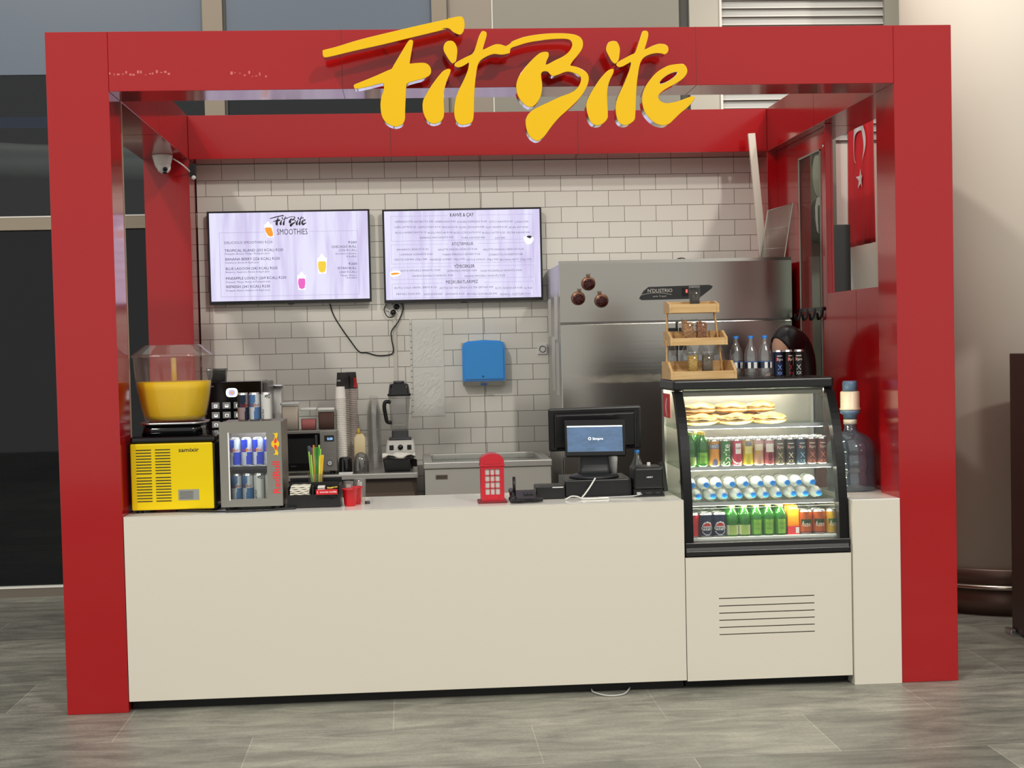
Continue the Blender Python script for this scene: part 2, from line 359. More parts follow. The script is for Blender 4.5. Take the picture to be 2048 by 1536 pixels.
MENU_B = [
 ("KAHVE & ÇAY",1.898,2.051,2.486,0.0231),
 ("ATIŞTIRMALIK",1.904,2.045,2.301,0.0209),
 ("YİYECEKLER",1.916,2.049,2.157,0.0209),
 ("MEŞRUBATLARIMIZ",1.862,2.068,2.057,0.0220),
 ("ESPRESSO ₺70",1.547,1.660,2.453,0.0121),
 ("RISTRETTO ₺90",1.670,1.791,2.451,0.0121),
 ("AMERICANO ₺95",1.801,1.932,2.449,0.0121),
 ("DOUBLE ESPRESSO ₺100",1.943,2.134,2.446,0.0121),
 ("SÜTLÜ KAHVE ₺100",2.148,2.301,2.443,0.0121),
 ("LUNGO ₺90",2.313,2.402,2.440,0.0121),
 ("CAFE LATTE ₺120",1.541,1.677,2.418,0.0121),
 ("CAPPUCCINO ₺110",1.687,1.834,2.416,0.0121),
 ("MOCHA ₺130",1.845,1.945,2.413,0.0121),
 ("SICAK ÇİKOLATA ₺90",1.955,2.117,2.411,0.0121),
 ("FLAT WHITE ₺130",2.128,2.265,2.408,0.0121),
 ("SICAK SÜT ₺100",2.275,2.398,2.405,0.0121),
 ("BUZLU AMERICANO ₺110",1.546,1.743,2.383,0.0121),
 ("BUZLU MOCHA ₺140",1.754,1.911,2.379,0.0121),
 ("BUZLU ÇİKOLATA ₺120",1.919,2.094,2.377,0.0121),
 ("BUZLU LATTE ₺120",2.104,2.250,2.373,0.0121),
 ("FİLTRE KAHVE ₺90",2.263,2.409,2.371,0.0121),
 ("ESPRESSO MACCHIATO ₺70",1.702,1.916,2.348,0.0121),
 ("TÜRK KAHVESİ ₺80",1.968,2.120,2.343,0.0121),
 ("ÇAY ₺40",2.185,2.249,2.339,0.0121),
 ("BAHARATLI BİSKÜVİ ₺150",1.553,1.754,2.275,0.0121),
 ("ARLETTE FINDIKLI BİSKÜVİ ₺160",1.814,2.068,2.270,0.0121),
 ("ARLETTE KAKAOLU BİSKÜVİ ₺160",2.105,2.368,2.265,0.0121),
 ("LORMALIK KURABİYE ₺160",1.570,1.781,2.243,0.0121),
 ("YABAN MERSİNLİ GEVREK ₺160",1.842,2.086,2.238,0.0121),
 ("ÇÖREKOTLU KURABİYE ₺180",2.141,2.362,2.232,0.0121),
 ("NESTLE DAMAK (30gr) ₺80",1.537,1.745,2.211,0.0121),
 ("MENEKŞE GOFRET (30gr) ₺70",1.763,1.986,2.207,0.0121),
 ("NESTLE KITKAT (30gr) ₺60",1.996,2.203,2.202,0.0121),
 ("BROWNI MATT (27gr) ₺50",2.212,2.418,2.198,0.0121),
 ("EDİYA PEYNİRLİ SANDVİÇ ₺250",1.574,1.826,2.139,0.0121),
 ("JAMBONLU PANİNİ ₺250",1.871,2.062,2.133,0.0121),
 ("KAŞE MOZARELLA SANDVİÇ ₺230",2.088,2.351,2.129,0.0121),
 ("PANİNİ KAHVALTI SANDVİÇ ₺200",1.649,1.909,2.104,0.0121),
 ("SALAMLI PEYNİRLİ SANDVİÇ ₺230",1.983,2.245,2.097,0.0121),
 ("(KUTU) COLA, FANTA, SPRITE ₺110",1.529,1.799,2.030,0.0121),
 ("(KUTU) ICE TEA LİMON, ICE TEA ŞEFTALİ ₺90",1.820,2.164,2.024,0.0121),
 ("KUTU İÇECEKLER ₺100",2.180,2.354,2.016,0.0121),
 ("SU ₺30",2.366,2.418,2.013,0.0121),
 ("MEYVELİ SODA ₺70",1.543,1.693,1.990,0.0121),
 ("SADE SODA ₺60",1.717,1.837,1.986,0.0121),
 ("LİMONATA ₺120",1.855,1.978,1.984,0.0121),
 ("MEYVELİ İÇECEKLER ₺90",1.995,2.189,1.981,0.0121),
 ("REDBULL ÇEŞİTLERİ ₺110",2.210,2.408,1.976,0.0121),
]

# ---------------------------------------------------------------- floor
fm = mat('slate_floor', (120, 118, 108), .42, bump=((9, 9, 9), .12, .01))
n = fm.node_tree.nodes; l = fm.node_tree.links; b = n['Principled BSDF']
tc = n.new('ShaderNodeTexCoord'); mp = n.new('ShaderNodeMapping'); mp.inputs['Location'].default_value = (-.9, .52, 0)
br = n.new('ShaderNodeTexBrick'); br.inputs['Scale'].default_value = 1; br.inputs['Brick Width'].default_value = 1.2; br.inputs['Row Height'].default_value = .6
br.inputs['Mortar Size'].default_value = .0022; br.inputs['Mortar Smooth'].default_value = .1; br.offset = .5
br.inputs['Color1'].default_value = rgb(152, 152, 142); br.inputs['Color2'].default_value = rgb(120, 121, 113); br.inputs['Mortar'].default_value = rgb(176, 174, 166)
l.new(tc.outputs['Object'], mp.inputs[0]); l.new(mp.outputs[0], br.inputs[0])
m2 = n.new('ShaderNodeMapping'); m2.inputs['Scale'].default_value = (1.6, 5.5, 1); ns = n.new('ShaderNodeTexNoise'); ns.inputs['Scale'].default_value = 1.6; ns.inputs['Detail'].default_value = 10; ns.inputs['Roughness'].default_value = .68; ns.inputs['Distortion'].default_value = .6
l.new(tc.outputs['Object'], m2.inputs[0]); l.new(m2.outputs[0], ns.inputs[0])
cr = n.new('ShaderNodeValToRGB'); cr.color_ramp.elements[0].position = .36; cr.color_ramp.elements[0].color = (.56, .56, .55, 1); cr.color_ramp.elements[1].position = .66; cr.color_ramp.elements[1].color = (1.25, 1.23, 1.18, 1)
l.new(ns.outputs[0], cr.inputs[0])
n3 = n.new('ShaderNodeTexNoise'); n3.inputs['Scale'].default_value = 60; n3.inputs['Detail'].default_value = 6; n3.inputs['Roughness'].default_value = .8
l.new(tc.outputs['Object'], n3.inputs[0])
c3 = n.new('ShaderNodeValToRGB'); c3.color_ramp.elements[0].position = .3; c3.color_ramp.elements[0].color = (.78, .78, .78, 1); c3.color_ramp.elements[1].position = .7; c3.color_ramp.elements[1].color = (1.2, 1.2, 1.2, 1)
l.new(n3.outputs[0], c3.inputs[0])
mx = n.new('ShaderNodeMix'); mx.data_type = 'RGBA'; mx.blend_type = 'MULTIPLY'; mx.inputs[0].default_value = 1
l.new(br.outputs[0], mx.inputs[6]); l.new(cr.outputs[0], mx.inputs[7])
my = n.new('ShaderNodeMix'); my.data_type = 'RGBA'; my.blend_type = 'MULTIPLY'; my.inputs[0].default_value = 1
l.new(mx.outputs[2], my.inputs[6]); l.new(c3.outputs[0], my.inputs[7]); l.new(my.outputs[2], b.inputs['Base Color'])
bm = BM(); box(bm, -9, 14, -12, 3.56, -.1, 0); struct('floor', bm, fm)

# ---------------------------------------------------------------- hall facade behind the kiosk
FY = 3.5
MUL = mat('beige_mullion', (150, 138, 120), .5)
SPAN = mat('grey_blue_spandrel', (102, 114, 128), .3, bump=((6, .5, .5), .02, .01))
PAN1 = mat('taupe_panel', (158, 148, 134), .6); PAN2 = mat('grey_panel', (150, 148, 136), .6); PAN3 = mat('light_panel', (190, 187, 174), .6)
DGAP = mat('dark_gap', (84, 84, 80), .7); LOUV = mat('louver_grey', (168, 168, 164), .5); LOUVL = mat('louver_edge', (214, 214, 208), .5)
DARKROOM = mat('dark_room', (26, 32, 34), .9); WLINE = mat('white_joint', (232, 230, 222), .6)
def sbox(name, m, x0, x1, y0, y1, z0, z1, bev=0):
    bm = BM(); box(bm, x0, x1, y0, y1, z0, z1, bev); return struct(name, bm, m)
sbox('trim_1', mat('window_sill', (112, 104, 92), .5), -7, 3.9, FY-.04, FY+.06, 0, .062)
sbox('trim_2', WLINE, -7, 3.9, FY-.045, FY+.05, .062, .074)
sbox('trim_3', MUL, -7, 3.9, FY-.05, FY+.05, 2.507, 2.592)
sbox('trim_4', WLINE, -7, 3.9, FY-.052, FY+.05, 2.592, 2.600)
DGL = clear('dark_window_glass', (120, 140, 146), .10, .10, (22, 36, 40), .02)
DGL2 = clear('upper_window_glass', (222, 228, 230), .10, .06, (22, 36, 40), .02)
for i, (x0, x1, z0, z1) in enumerate([(-7, -1.9, .074, 2.507), (-1.84, .27, .074, 2.507), (.4, 1.83, .074, 2.507), (-7, .27, 2.6, 3.56), (.4, 1.83, 2.6, 3.50)]):
    o = sbox('window_%d' % (i+1), DGL if z0 < 1 else DGL2, x0, x1, FY+.0, FY+.012, z0, z1)
sbox('trim_5', MUL, .266, .401, FY-.05, FY+.08, 2.6, 6)
sbox('trim_6', DGAP, .401, .42, FY-.03, FY+.02, 2.6, 6)
sbox('trim_7', MUL, -1.9, -1.84, FY-.02, FY+.05, .074, 2.507)
sbox('wall_spandrel', SPAN, -7, .266, FY-.01, FY+.05, 3.56, 6)
sbox('wall_spandrel_right', SPAN, .42, 1.827, FY-.01, FY+.05, 3.50, 6)
bm = BM(); box(bm, 1.827, 1.932, FY-.05, FY+.1, 0, 6); box(bm, 1.932, 1.94, FY-.052, FY+.08, 0, 6, mi=1); struct('trim_8', bm, [MUL, DGAP])
sbox('wall_taupe', PAN1, 1.94, 2.242, FY-.02, FY+.1, 0, 6)
sbox('trim_9', WLINE, 2.242, 2.25, FY-.024, FY+.1, 0, 6)
sbox('wall_grey', PAN2, 2.25, 3.552, FY-.02, FY+.1, 0, 6)
sbox('trim_10', DGAP, 3.552, 3.626, FY+.02, FY+.1, 0, 6)
sbox('wall_light', PAN3, 3.626, 3.835, FY-.02, FY+.1, 0, 6)
sbox('trim_11', WLINE, 3.835, 3.851, FY-.04, FY+.1, 0, 6)
bm = BM(); box(bm, 3.851, 5.01, FY+.012, FY+.1, 3.02, 6)
z = 3.05
while z < 5.6:
    prism(bm, [(FY-.004, z), (FY+.012, z+.054), (FY+.012, z-.002)], 'x', 3.851, 5.01, 0)
    box(bm, 3.851, 5.01, FY-.010, FY-.003, z-.006, z+.002, mi=1); z += .058
struct('wall_louvers', bm, [LOUV, LOUVL])
sbox('wall_lower_right', mat('pale_wall', (226, 223, 214), .6), 3.851, 5.3, FY, FY+.1, 0, 3.02)
sbox('trim_12', PAN2, 5.01, 5.30, FY-.04, FY+.1, 0, 6)
sbox('wall_far_right', mat('cream_wall', (214, 206, 190), .6), 5.30, 14, FY-.02, FY+.1, 0, 6)
# dark room behind the tall windows
bm = BM(); box(bm, -7, 3.5, FY+2.2, FY+2.3, 0, 6); box(bm, -7, 3.5, FY+.1, FY+2.2, -.05, 0)
box(bm, -7.1, -7, FY+.1, FY+2.3, 0, 6); box(bm, 3.5, 3.6, FY+.12, FY+2.3, 0, 6)
struct('wall_dark_room', bm, DARKROOM)
bm = BM(); tube(bm, [(-6.5, FY+1.0, 3.35), (-2.5, FY+1.0, 3.20), (-1.2, FY+1.0, 3.10), (.0, FY+1.0, 3.06), (.8, FY+1, 3.06)], .13, 20)
tag(obj('air_duct', bm, mat('duct_grey', (140, 136, 128), .5)), 'pale round air duct behind the dark upper window at left', 'duct')
bm = BM(); prism(bm, [(-3.2, 3.34), (-1.1, 3.32), (.9, 3.30), (.9, 3.36), (-1.1, 3.40), (-3.2, 3.40)], 'y', FY+.8, FY+.84)
tag(obj('blue_fabric_strip', bm, mat('blue_cloth', (52, 84, 150), .6)), 'blue strip stretched above the duct behind the dark window', 'banner')

# round column at right with its steel skirt
CX, CY, CR = 5.265, 2.096, .578
COLM = mat('cream_plaster', (224, 215, 200), .55, bump=((5, 5, 5), .03, .01))
bm = BM(); lathe(bm, [(CR, .27), (CR, 6)], (CX, CY, 0), 96); struct('wall_right', bm, COLM)
bm = BM(); lathe(bm, [(CR+.012, 0), (CR+.012, .150)], (CX, CY, 0), 96); struct('baseboard_column', bm, mat('dark_steel_skirt', (120, 98, 88), .38, .55))
bm = BM(); lathe(bm, [(CR+.012, .182), (CR+.012, .266), (CR, .272)], (CX, CY, 0), 96); struct('trim_13', bm, mat('dark_steel_skirt'))
bm = BM(); lathe(bm, [(CR, .148), (CR+.03, .152), (CR+.045, .166), (CR+.03, .180), (CR, .184)], (CX, CY, 0), 96); struct('trim_14', bm, mat('bright_rail', (190, 180, 168), .25, 1))

# brown cabinet at the right edge
t = thing('brown_cabinet', 'dark brown tall cabinet at the right edge, before the round column', 'cabinet', (5.2, .6, 0))
bm = BM(); box(bm, 4.905, 5.5, .15, 1.07, .012, 1.547, .004); obj('body', bm, mat('brown_laminate', (74, 54, 46), .4), t)
bm = BM(); box(bm, 4.86, 5.5, .95, .99, 0, .012); box(bm, 4.87, 4.9, 1.0, 1.09, 0, .03, .004); obj('foot', bm, ALU, t)

# tile wall
tm = mat('wall_tiles', (206, 200, 188), .28)
n = tm.node_tree.nodes; l = tm.node_tree.links; b = n['Principled BSDF']
tc = n.new('ShaderNodeTexCoord'); sx_ = n.new('ShaderNodeSeparateXYZ'); cx_ = n.new('ShaderNodeCombineXYZ')
l.new(tc.outputs['Object'], sx_.inputs[0]); l.new(sx_.outputs[0], cx_.inputs[0]); l.new(sx_.outputs[2], cx_.inputs[1])
mp = n.new('ShaderNodeMapping'); mp.inputs['Location'].default_value = (-.0305+.207, -.0035, 0); l.new(cx_.outputs[0], mp.inputs[0])
br = n.new('ShaderNodeTexBrick'); br.inputs['Scale'].default_value = 1; br.inputs['Brick Width'].default_value = .2075; br.inputs['Row Height'].default_value = .1016
br.inputs['Mortar Size'].default_value = .0016; br.inputs['Mortar Smooth'].default_value = .2; br.inputs['Bias'].default_value = -.2
br.inputs['Color1'].default_value = rgb(232, 229, 219); br.inputs['Color2'].default_value = rgb(226, 223, 213); br.inputs['Mortar'].default_value = rgb(84, 78, 68)
l.new(mp.outputs[0], br.inputs[0]); l.new(br.outputs[0], b.inputs['Base Color'])
bp = n.new('ShaderNodeBump'); bp.invert = True; bp.inputs['Strength'].default_value = .5; bp.inputs['Distance'].default_value = .002
l.new(br.outputs[1], bp.inputs['Height']); l.new(bp.outputs[0], b.inputs['Normal'])
bm = BM(); box(bm, .285, 2.0965, 2.78, 2.83, 0, 2.85); box(bm, 2.0995, 3.93, 2.78, 2.83, 0, 2.85); box(bm, .28, 3.93, 2.79, 2.825, 0, 2.86, mi=1)
struct('wall_back', bm, [tm, BLACKM])

# ---------------------------------------------------------------- kiosk frame
KH, PW, BH, W = 3.12, .278, .27, 4.2
kf = thing('kiosk_frame', 'glossy red portal frame of four pillars and four beams around the kiosk', 'kiosk frame', (2.1, 1.4, 0))
for i, (x0, x1, y0, y1) in enumerate([(0, PW, 0, PW), (W-PW, W, 0, PW), (0, PW, 2.5, 2.78), (W-PW, W, 2.5, 2.78)]):
    bm = BM(); box(bm, x0, x1, y0, y1, 0, KH, .0015, seg=1); obj('pillar', bm, RED, kf)
bm = BM(); box(bm, PW+.001, W-PW-.001, .0, .28, KH-BH, KH, .0015, seg=1)
for x in (1.335, 2.98): box(bm, x, x+.002, -.0006, .2805, KH-BH-.0006, KH+.0006, mi=1)
obj('front_beam', bm, [RED, SEAM], kf)
bm = BM(); box(bm, PW+.001, W-PW-.001, 2.5, 2.78, KH-BH, KH, .0015, seg=1)
for x in (1.53, 2.71): box(bm, x, x+.003, 2.4993, 2.7805, KH-BH-.0006, KH+.0006, mi=1)
obj('rear_beam', bm, [RED, SEAM], kf)
for x0, xs in ((0, PW), (W-PW, W-PW)):
    bm = BM(); box(bm, x0, x0+PW, .2805, 2.4995, KH-BH, KH, .0015, seg=1)
    box(bm, x0-.0005, x0+PW+.0005, 1.40, 1.403, KH-BH-.0006, KH+.0006, mi=1)
    obj('side_beam', bm, [RED, SEAM], kf)
bm = BM(); box(bm, .274, .281, .2805, .289, .91, KH-BH-.002); obj('edge_strip', bm, mat('tan_edge', (176, 160, 136), .5), kf)
bm = BM(); random.seed(3)
for a, c, n_ in ((.285, .56, 16), (.83, 1.0, 9)):
    for k in range(n_):
        x = a + (c-a)*k/n_ + random.uniform(-.005, .005); z = 2.925 - (0 if a < .5 else k*.0022) + random.uniform(-.005, .007)
        box(bm, x, x+random.uniform(.003, .012), -.0008, -.0001, z, z+random.uniform(.002, .014))
obj('tape_residue', bm, mat('residue', (206, 110, 106), .6), kf)
# right side wall: low red panel, door with a glass pane
sw = thing('side_wall_panel', 'low red side panel behind the water jug, right side of the kiosk', 'panel', (4.02, .8, 0))
bm = BM(); box(bm, 3.958, 3.998, .2805, 1.30, 0, 1.905, .001, seg=1); box(bm, 3.9575, 3.9985, .76, .763, 0, 1.9, mi=1); obj('panel', bm, [RED, SEAM], sw)
sd = thing('side_door', 'dark red side door with a tall narrow glass pane', 'door', (4.02, 1.9, 0))
bm = BM()
for a in [(1.302, 1.50, 0, 2.849), (1.98, 2.4995, 0, 2.849), (1.50, 1.98, 2.735, 2.849), (1.50, 1.98, 0, .95)]:
    box(bm, 3.987, 4.0, a[0], a[1], a[2], a[3], .001, seg=1)
box(bm, 3.958, 3.9868, 1.302, 1.328, 0, 2.849, .001, seg=1)
obj('door_frame', bm, RED, sd)
bm = BM(); box(bm, 3.991, 3.996, 1.502, 1.978, .952, 2.733); obj('glass_pane', bm, clear('door_glass', (205, 212, 205), .1, edge=.12), sd)
bm = BM()
for yy in (1.502, 1.968): box(bm, 3.981, 3.987, yy, yy+.01, .95, 2.733)
box(bm, 3.981, 3.987, 1.502, 1.978, 2.725, 2.735); obj('pane_trim', bm, mat('grey_trim', (150, 150, 140), .4), sd)
bm = BM(); lathe(bm, [(.012, 0), (.009, .01), (0, .012)], (3.986, 1.42, 2.74), 12, M=Matrix.Rotation(-PI/2, 4, 'Y')); obj('screw', bm, CHROME, sd)
bm = BM()
for i in range(4):
    y = 1.46 + i*.16
    tube(bm, [(3.976, y, 1.83), (3.965, y, 1.78), (3.945, y-.01, 1.765), (3.935, y-.02, 1.80)], .008, 8)
box(bm, 3.972, 3.9805, 1.44, 2.0, 1.812, 1.832); tag(obj('hook_rail', bm, BLACK), 'small black hooks in a row across the side door glass', 'hooks')

# ---------------------------------------------------------------- sign
sg = thing('shop_sign', 'large yellow brush-script letters with mirror edges on the front beam', 'sign', (2.15, -.1, 2.9))
PINS = [(1.514, 3.047), (1.601, 2.916), (1.812, 2.885), (1.835, 3.01), (2.313, 2.92), (2.545, 2.868), (2.577, 2.998), (2.707, 3.003), (2.85, 2.862)]
for polys, (px0, pz0) in zip(SIGN, PINS):
    bm = BM(); flat_shape(bm, polys, -.16, -.086, .0022, 0, 1); lt_ = obj('letter', bm, [YEL, CHROME], sg)
    bm = BM(); lathe(bm, [(.006, 0), (.006, .0855)], (px0, -.0858, pz0), 8, M=Matrix.Rotation(-PI/2, 4, 'X')); obj('standoff', bm, CHROME, lt_)

# ---------------------------------------------------------------- counter run
ct = thing('service_counter', 'long white front counter with a black recessed toe kick', 'counter', (1.58, .3, 0))
bm = BM(); box(bm, .281, 2.884, .0, .018, .05, .904, .0015, seg=1); obj('front_panel', bm, WHITE, ct)
bm = BM(); box(bm, .281, 2.884, .0, .60, .905, .907, .0); box(bm, .281, 2.884, .019, .60, .885, .905)
for x in (1.30, 2.26): box(bm, x, x+.002, .0, .6, .9065, .9073, mi=1)
obj('worktop', bm, [mat('worktop_white', (246, 244, 236), .14), WHITED], ct)
bm = BM(); box(bm, .285, 2.88, .07, .58, 0, .049); box(bm, .285, 2.88, .019, .58, .05, .88, mi=1); obj('carcass', bm, [BLACKM, WHITED], ct)
WT = .9075
pl = thing('display_plinth', 'white plinth with six vent slots under the display case', 'cabinet', (3.29, .3, 0))
bm = BM()
zs = [.262, .296, .330, .364, .398, .434]
pz = [.045] + zs + [.632]
# front panel with real slots
x0, x1, s0, s1 = 2.888, 3.686, 3.045, 3.505
box(bm, x0, s0, .004, .022, .045, .632); box(bm, s1, x1, .004, .022, .045, .632)
prev = .045
for z in zs: box(bm, s0, s1, .004, .022, prev, z-.0025); prev = z+.0025
box(bm, s0, s1, .004, .022, prev, .632)
obj('vent_panel', bm, WHITE, pl)
bm = BM(); box(bm, x0+.002, x1-.002, .03, .62, .045, .630, mi=0); box(bm, x0+.005, x1-.005, .09, .6, 0, .045, mi=1); obj('carcass', bm, [BLACKM, BLACKM], pl)
eb = thing('end_cabinet', 'narrow white end block beside the right front pillar', 'cabinet', (3.8, .2, 0))
bm = BM(); box(bm, 3.690, 3.9205, -.012, .0195, .0, .880, .0015, seg=1); box(bm, 3.690, 3.9205, .02, .60, .0, .880); obj('body', bm, WHITE, eb)
bm = BM(); box(bm, 3.690, 3.9205, -.012, .279, .8805, .887, .001, seg=1); box(bm, 3.690, 3.955, .281, .60, .8805, .887, .001, seg=1); obj('top', bm, mat('worktop_white'), eb)

# ---------------------------------------------------------------- display case
DX0, DX1 = 2.893, 3.684
dc = thing('display_case', 'black framed refrigerated glass case with a curved front, full of drinks', 'display case', (3.29, .34, .637))
prof = [(.034, .70), (.040, .80), (.052, .92), (.075, 1.04), (.112, 1.17), (.165, 1.29), (.235, 1.385), (.27, 1.41)]
prof = [(p.x, p.y) for p in cr_pts([(a, b_, 0) for a, b_ in prof], 4)]
bm = BM(); box(bm, DX0, DX1, .012, .66, .637, .662, .004); box(bm, DX0+.004, DX1-.004, .02, .66, .662, .678, mi=1); box(bm, DX0, DX1, .015, .66, .678, .70, .003)
obj('base', bm, [BLACK, mat('grey_bumper', (92, 92, 92), .4)], dc)
bm = BM(); box(bm, DX0-.002, DX1+.004, .262, .67, 1.412, 1.466, .012, seg=3); box(bm, DX0+.045, DX1-.045, .284, .290, 1.384, 1.4115, mi=1); obj('top', bm, [BLACK, mat('lip_grey', (120, 118, 110), .4)], dc)
for x0 in (DX0, DX1-.042):
    bm = BM()
    inner = [(y+.012 + (.05 if True else 0), z) for y, z in prof]
    poly = list(prof) + list(reversed(inner))
    prism(bm, poly, 'x', x0, x0+.042); obj('side_frame', bm, mat('frame_black', (12, 13, 14), .4, spec=.2), dc)
    bm = BM(); xx = x0+.003 if x0 == DX0 else x0+.036
    prism(bm, [(y+.06, z) for y, z in prof] + [(.655, 1.411), (.655, .70)], 'x', xx, xx+.004); obj('side_glass', bm, GLASS, dc)
bm = BM()
for (y0, z0), (y1, z1) in zip(prof, prof[1:]):
    prism(bm, [(y0+.001, z0), (y1+.001, z1), (y1+.005, z1), (y0+.005, z0)], 'x', DX0+.042, DX1-.042, smooth=False)
obj('front_glass', bm, GLASS, dc)
bm = BM(); box(bm, DX0+.008, DX1-.008, .64, .66, .70, 1.411); obj('back_wall', bm, mat('case_back', (176, 174, 168), .32, .6), dc)
for xa in (DX0+.0075, DX1-.0195):
    bm = BM(); box(bm, xa, xa+.012, .60, .639, .713, 1.41); obj('rear_post', bm, ALU, dc)
LED = mat('case_led', (255, 244, 218), .5, emit=66)
SHELVES = [(1.235, .27), (1.045, .135), (.878, .095)]
for z, y in SHELVES:
    bm = BM(); box(bm, DX0+.012, DX1-.012, y, .63, z-.008, z-.0005, mi=0); box(bm, DX0+.012, DX1-.012, y-.004, y, z-.012, z+.006, mi=1)
    s_ = obj('shelf', bm, [clear('shelf_glass', (236, 244, 238), .15), ALU], dc)
    bm = BM(); box(bm, DX0+.05, DX1-.05, y+.012, y+.026, z-.014, z-.0085); obj('light_strip', bm, LED, dc)
bm = BM(); box(bm, DX0+.05, DX1-.05, .30, .318, 1.398, 1.411); obj('light_strip', bm, LED, dc)
bm = BM(); box(bm, DX0+.012, DX1-.012, .09, .63, .7005, .712); obj('floor_tray', bm, mat('tray_white', (225, 225, 220), .4), dc)
bm = BM(); flat_shape(bm, [[(x, z) for x, z in [(0, 0), (.20, 0), (.20, .12), (0, .12)]]], -.001, .0, 0, 0, 0, smooth=False)
text(bm, '(', .07, .12, .03, .07, fy(-.0015), 1, bold=.004)
bmesh.ops.rotate(bm, verts=bm.verts, cent=(0, 0, 0), matrix=Matrix.Rotation(-PI/2, 3, 'Z'))
bmesh.ops.translate(bm, verts=bm.verts, vec=(DX0+.002, .58, 1.275)); obj('sticker', bm, [PRR, PRW], dc, 'red sticker with a white curve on the left glass')

# ---- drinks: kinds
def can_kind(name, r, h, cols, fn, texts=(), label='', cat='drink can', n=44):
    root = thing(name, label, cat)
    bm = BM()
    k = 26; body = [(r, .006 + (h-.016)*i/k) for i in range(k+1)]
    lathe(bm, [(r*.78, 0), (r*.84, .0015)] + body, n=n, fn=lambda a, z: (fn(a, z/h) if z > .006 else len(cols)-1), cap=False)
    ms = [mat('can_%d_%d_%d' % c, c, .28, .35) for c in cols[:-1]] + [ALU]
    for s, x0, x1, z, cap, mi, vert in texts:
        text(bm, s, x0, x1, z*h, cap, fwrap(r), mi, vert, bold=.0003)
    obj('can_body', bm, ms, root)
    bm = BM(); lathe(bm, [(r, h-.010), (r*.88, h-.003), (r*.90, h), (r*.84, h), (r*.82, h-.003), (0, h-.003)], n=n, cap=False); obj('can_lid', bm, ALU, root)
    return Kind(root)
BLU, SIL, REDc, YLc = (34, 60, 190), (196, 200, 205), (200, 30, 40), (240, 200, 40)
def rb_fn(hi, lo):
    def f(a, z):
        sl = .12*(z-.5)*4
        if abs(a - sl*.3) < .16 and .47 < z < .62: return 3
        if z > .5: return hi if (a < sl) else lo
        return lo if (a < sl) else hi
    return f
E_H, E_R = .134, .0262
kE_blue = can_kind('energy_can', E_R, E_H, [BLU, SIL, REDc, YLc, (0, 0, 0)], rb_fn(0, 1), [('RedBull', -.022, .022, .52, .012, 2, False)])
kE_lite = can_kind('energy_can', E_R, E_H, [(74, 112, 160), SIL, (150, 70, 70), (190, 180, 150), (0, 0, 0)], rb_fn(0, 1), [('RedBull', -.022, .022, .52, .012, 2, False)])
kE_dark = can_kind('energy_can', E_R, E_H, [(18, 34, 54), (150, 130, 130), (140, 22, 30), (120, 20, 26), (0, 0, 0)], rb_fn(0, 1), [('RedBull', -.022, .022, .52, .012, 2, False)])
kE_white = can_kind('energy_can', E_R, E_H, [(214, 214, 210), (90, 90, 90), (70, 70, 70), (0, 0, 0)], lambda a, z: 1 if (z > .78 and -.1 < a < .9 and (int(z*60)+int(a*9)) % 3) else 0, [('Red Bull', -.010, .036, .06, .011, 2, True)])
S_R, S_H = .0255, .134
def art(bgc, c2, c3, c4, words, extra=None):
    def f(a, z):
        if z > .93: return 1
        if extra: 
            q = extra(a, z)
            if q is not None: return q
        return 0
    return can_kind('drink_can', S_R, S_H, [bgc, c2, c3, c4, (0, 0, 0)], f, words)
pro = lambda bgc, c: art(bgc, c, (214, 206, 190), (196, 30, 44), [('Xpro', -.016, .018, .60, .014, 2, False), ('X', -.012, .012, .26, .026, 1, False), ('XX', -.014, .014, .08, .016, 1, False)], lambda a, z: 2 if (.75 < z < .79 and abs(a) < .6) else (3 if (.6 < z < .72 and -.7 < a < -.45) else None))
kOrange = art((222, 150, 70), (120, 120, 150), (236, 236, 236), (90, 100, 120), [('FANTA', -.024, .024, .68, .018, 2, False)], lambda a, z: 1 if (.66 < z < .84 and abs(a) < 1.1) or (z < .35 and (a**2*.18+(z-.05)**2) < .06) else None)
kSprite = art((66, 128, 60), (110, 180, 80), (238, 238, 230), (120, 130, 120), [('Sprite', .016, .116, .06, .036, 2, True)], lambda a, z: 3 if a < -.9 else None)
kPink = art((190, 60, 84), (150, 40, 60), (240, 226, 226), (230, 190, 196), [('NAR', -.012, .012, .62, .010, 1, False)], lambda a, z: 2 if (.45 < z < .82 and abs(a) < .62) or (abs(z - .1 - .09*a*a) < .035) else None)
kYellow = art((206, 178, 60), (110, 100, 110), (222, 208, 130), (190, 176, 60), [], lambda a, z: 1 if (.72 < z < .88 and abs(a) < .7) else (2 if (.44 < z < .7 and abs(a) < .7) else (3 if z < .42 and (a*a*.1+(z-.2)**2) < .03 else None)))
kPeach = art((196, 148, 128), (180, 90, 90), (226, 206, 180), (200, 160, 60), [('MEYVELİ', -.016, .016, .80, .007, 2, False)], lambda a, z: 1 if (.78 < z < .88 and abs(a) < .8) else (2 if (.55 < z < .78 and abs(a) < .8) else (3 if (a+.3)**2*.2+(z-.48)**2 < .012 else None)))
kBerry = art((168, 84, 92), (170, 60, 70), (230, 216, 206), (120, 40, 54), [('MEYVELİ', -.016, .016, .80, .007, 2, False)], lambda a, z: 1 if (.78 < z < .88 and abs(a) < .8) else (2 if (.5 < z < .92 and abs(a) < .9) else (3 if (a)**2*.2+(z-.34)**2 < .03 else None)))
kPro1 = pro((96, 84, 72), (190, 176, 140)); kPro2 = pro((60, 54, 54), (226, 216, 180)); kPro3 = pro((60, 76, 92), (150, 190, 214)); kPro4 = pro((110, 66, 60), (214, 130, 110))
kProBlue = pro((20, 26, 56), (120, 160, 226)); kProRed = pro((26, 18, 20), (170, 50, 50)); kProGrey = pro((28, 28, 30), (190, 190, 186))
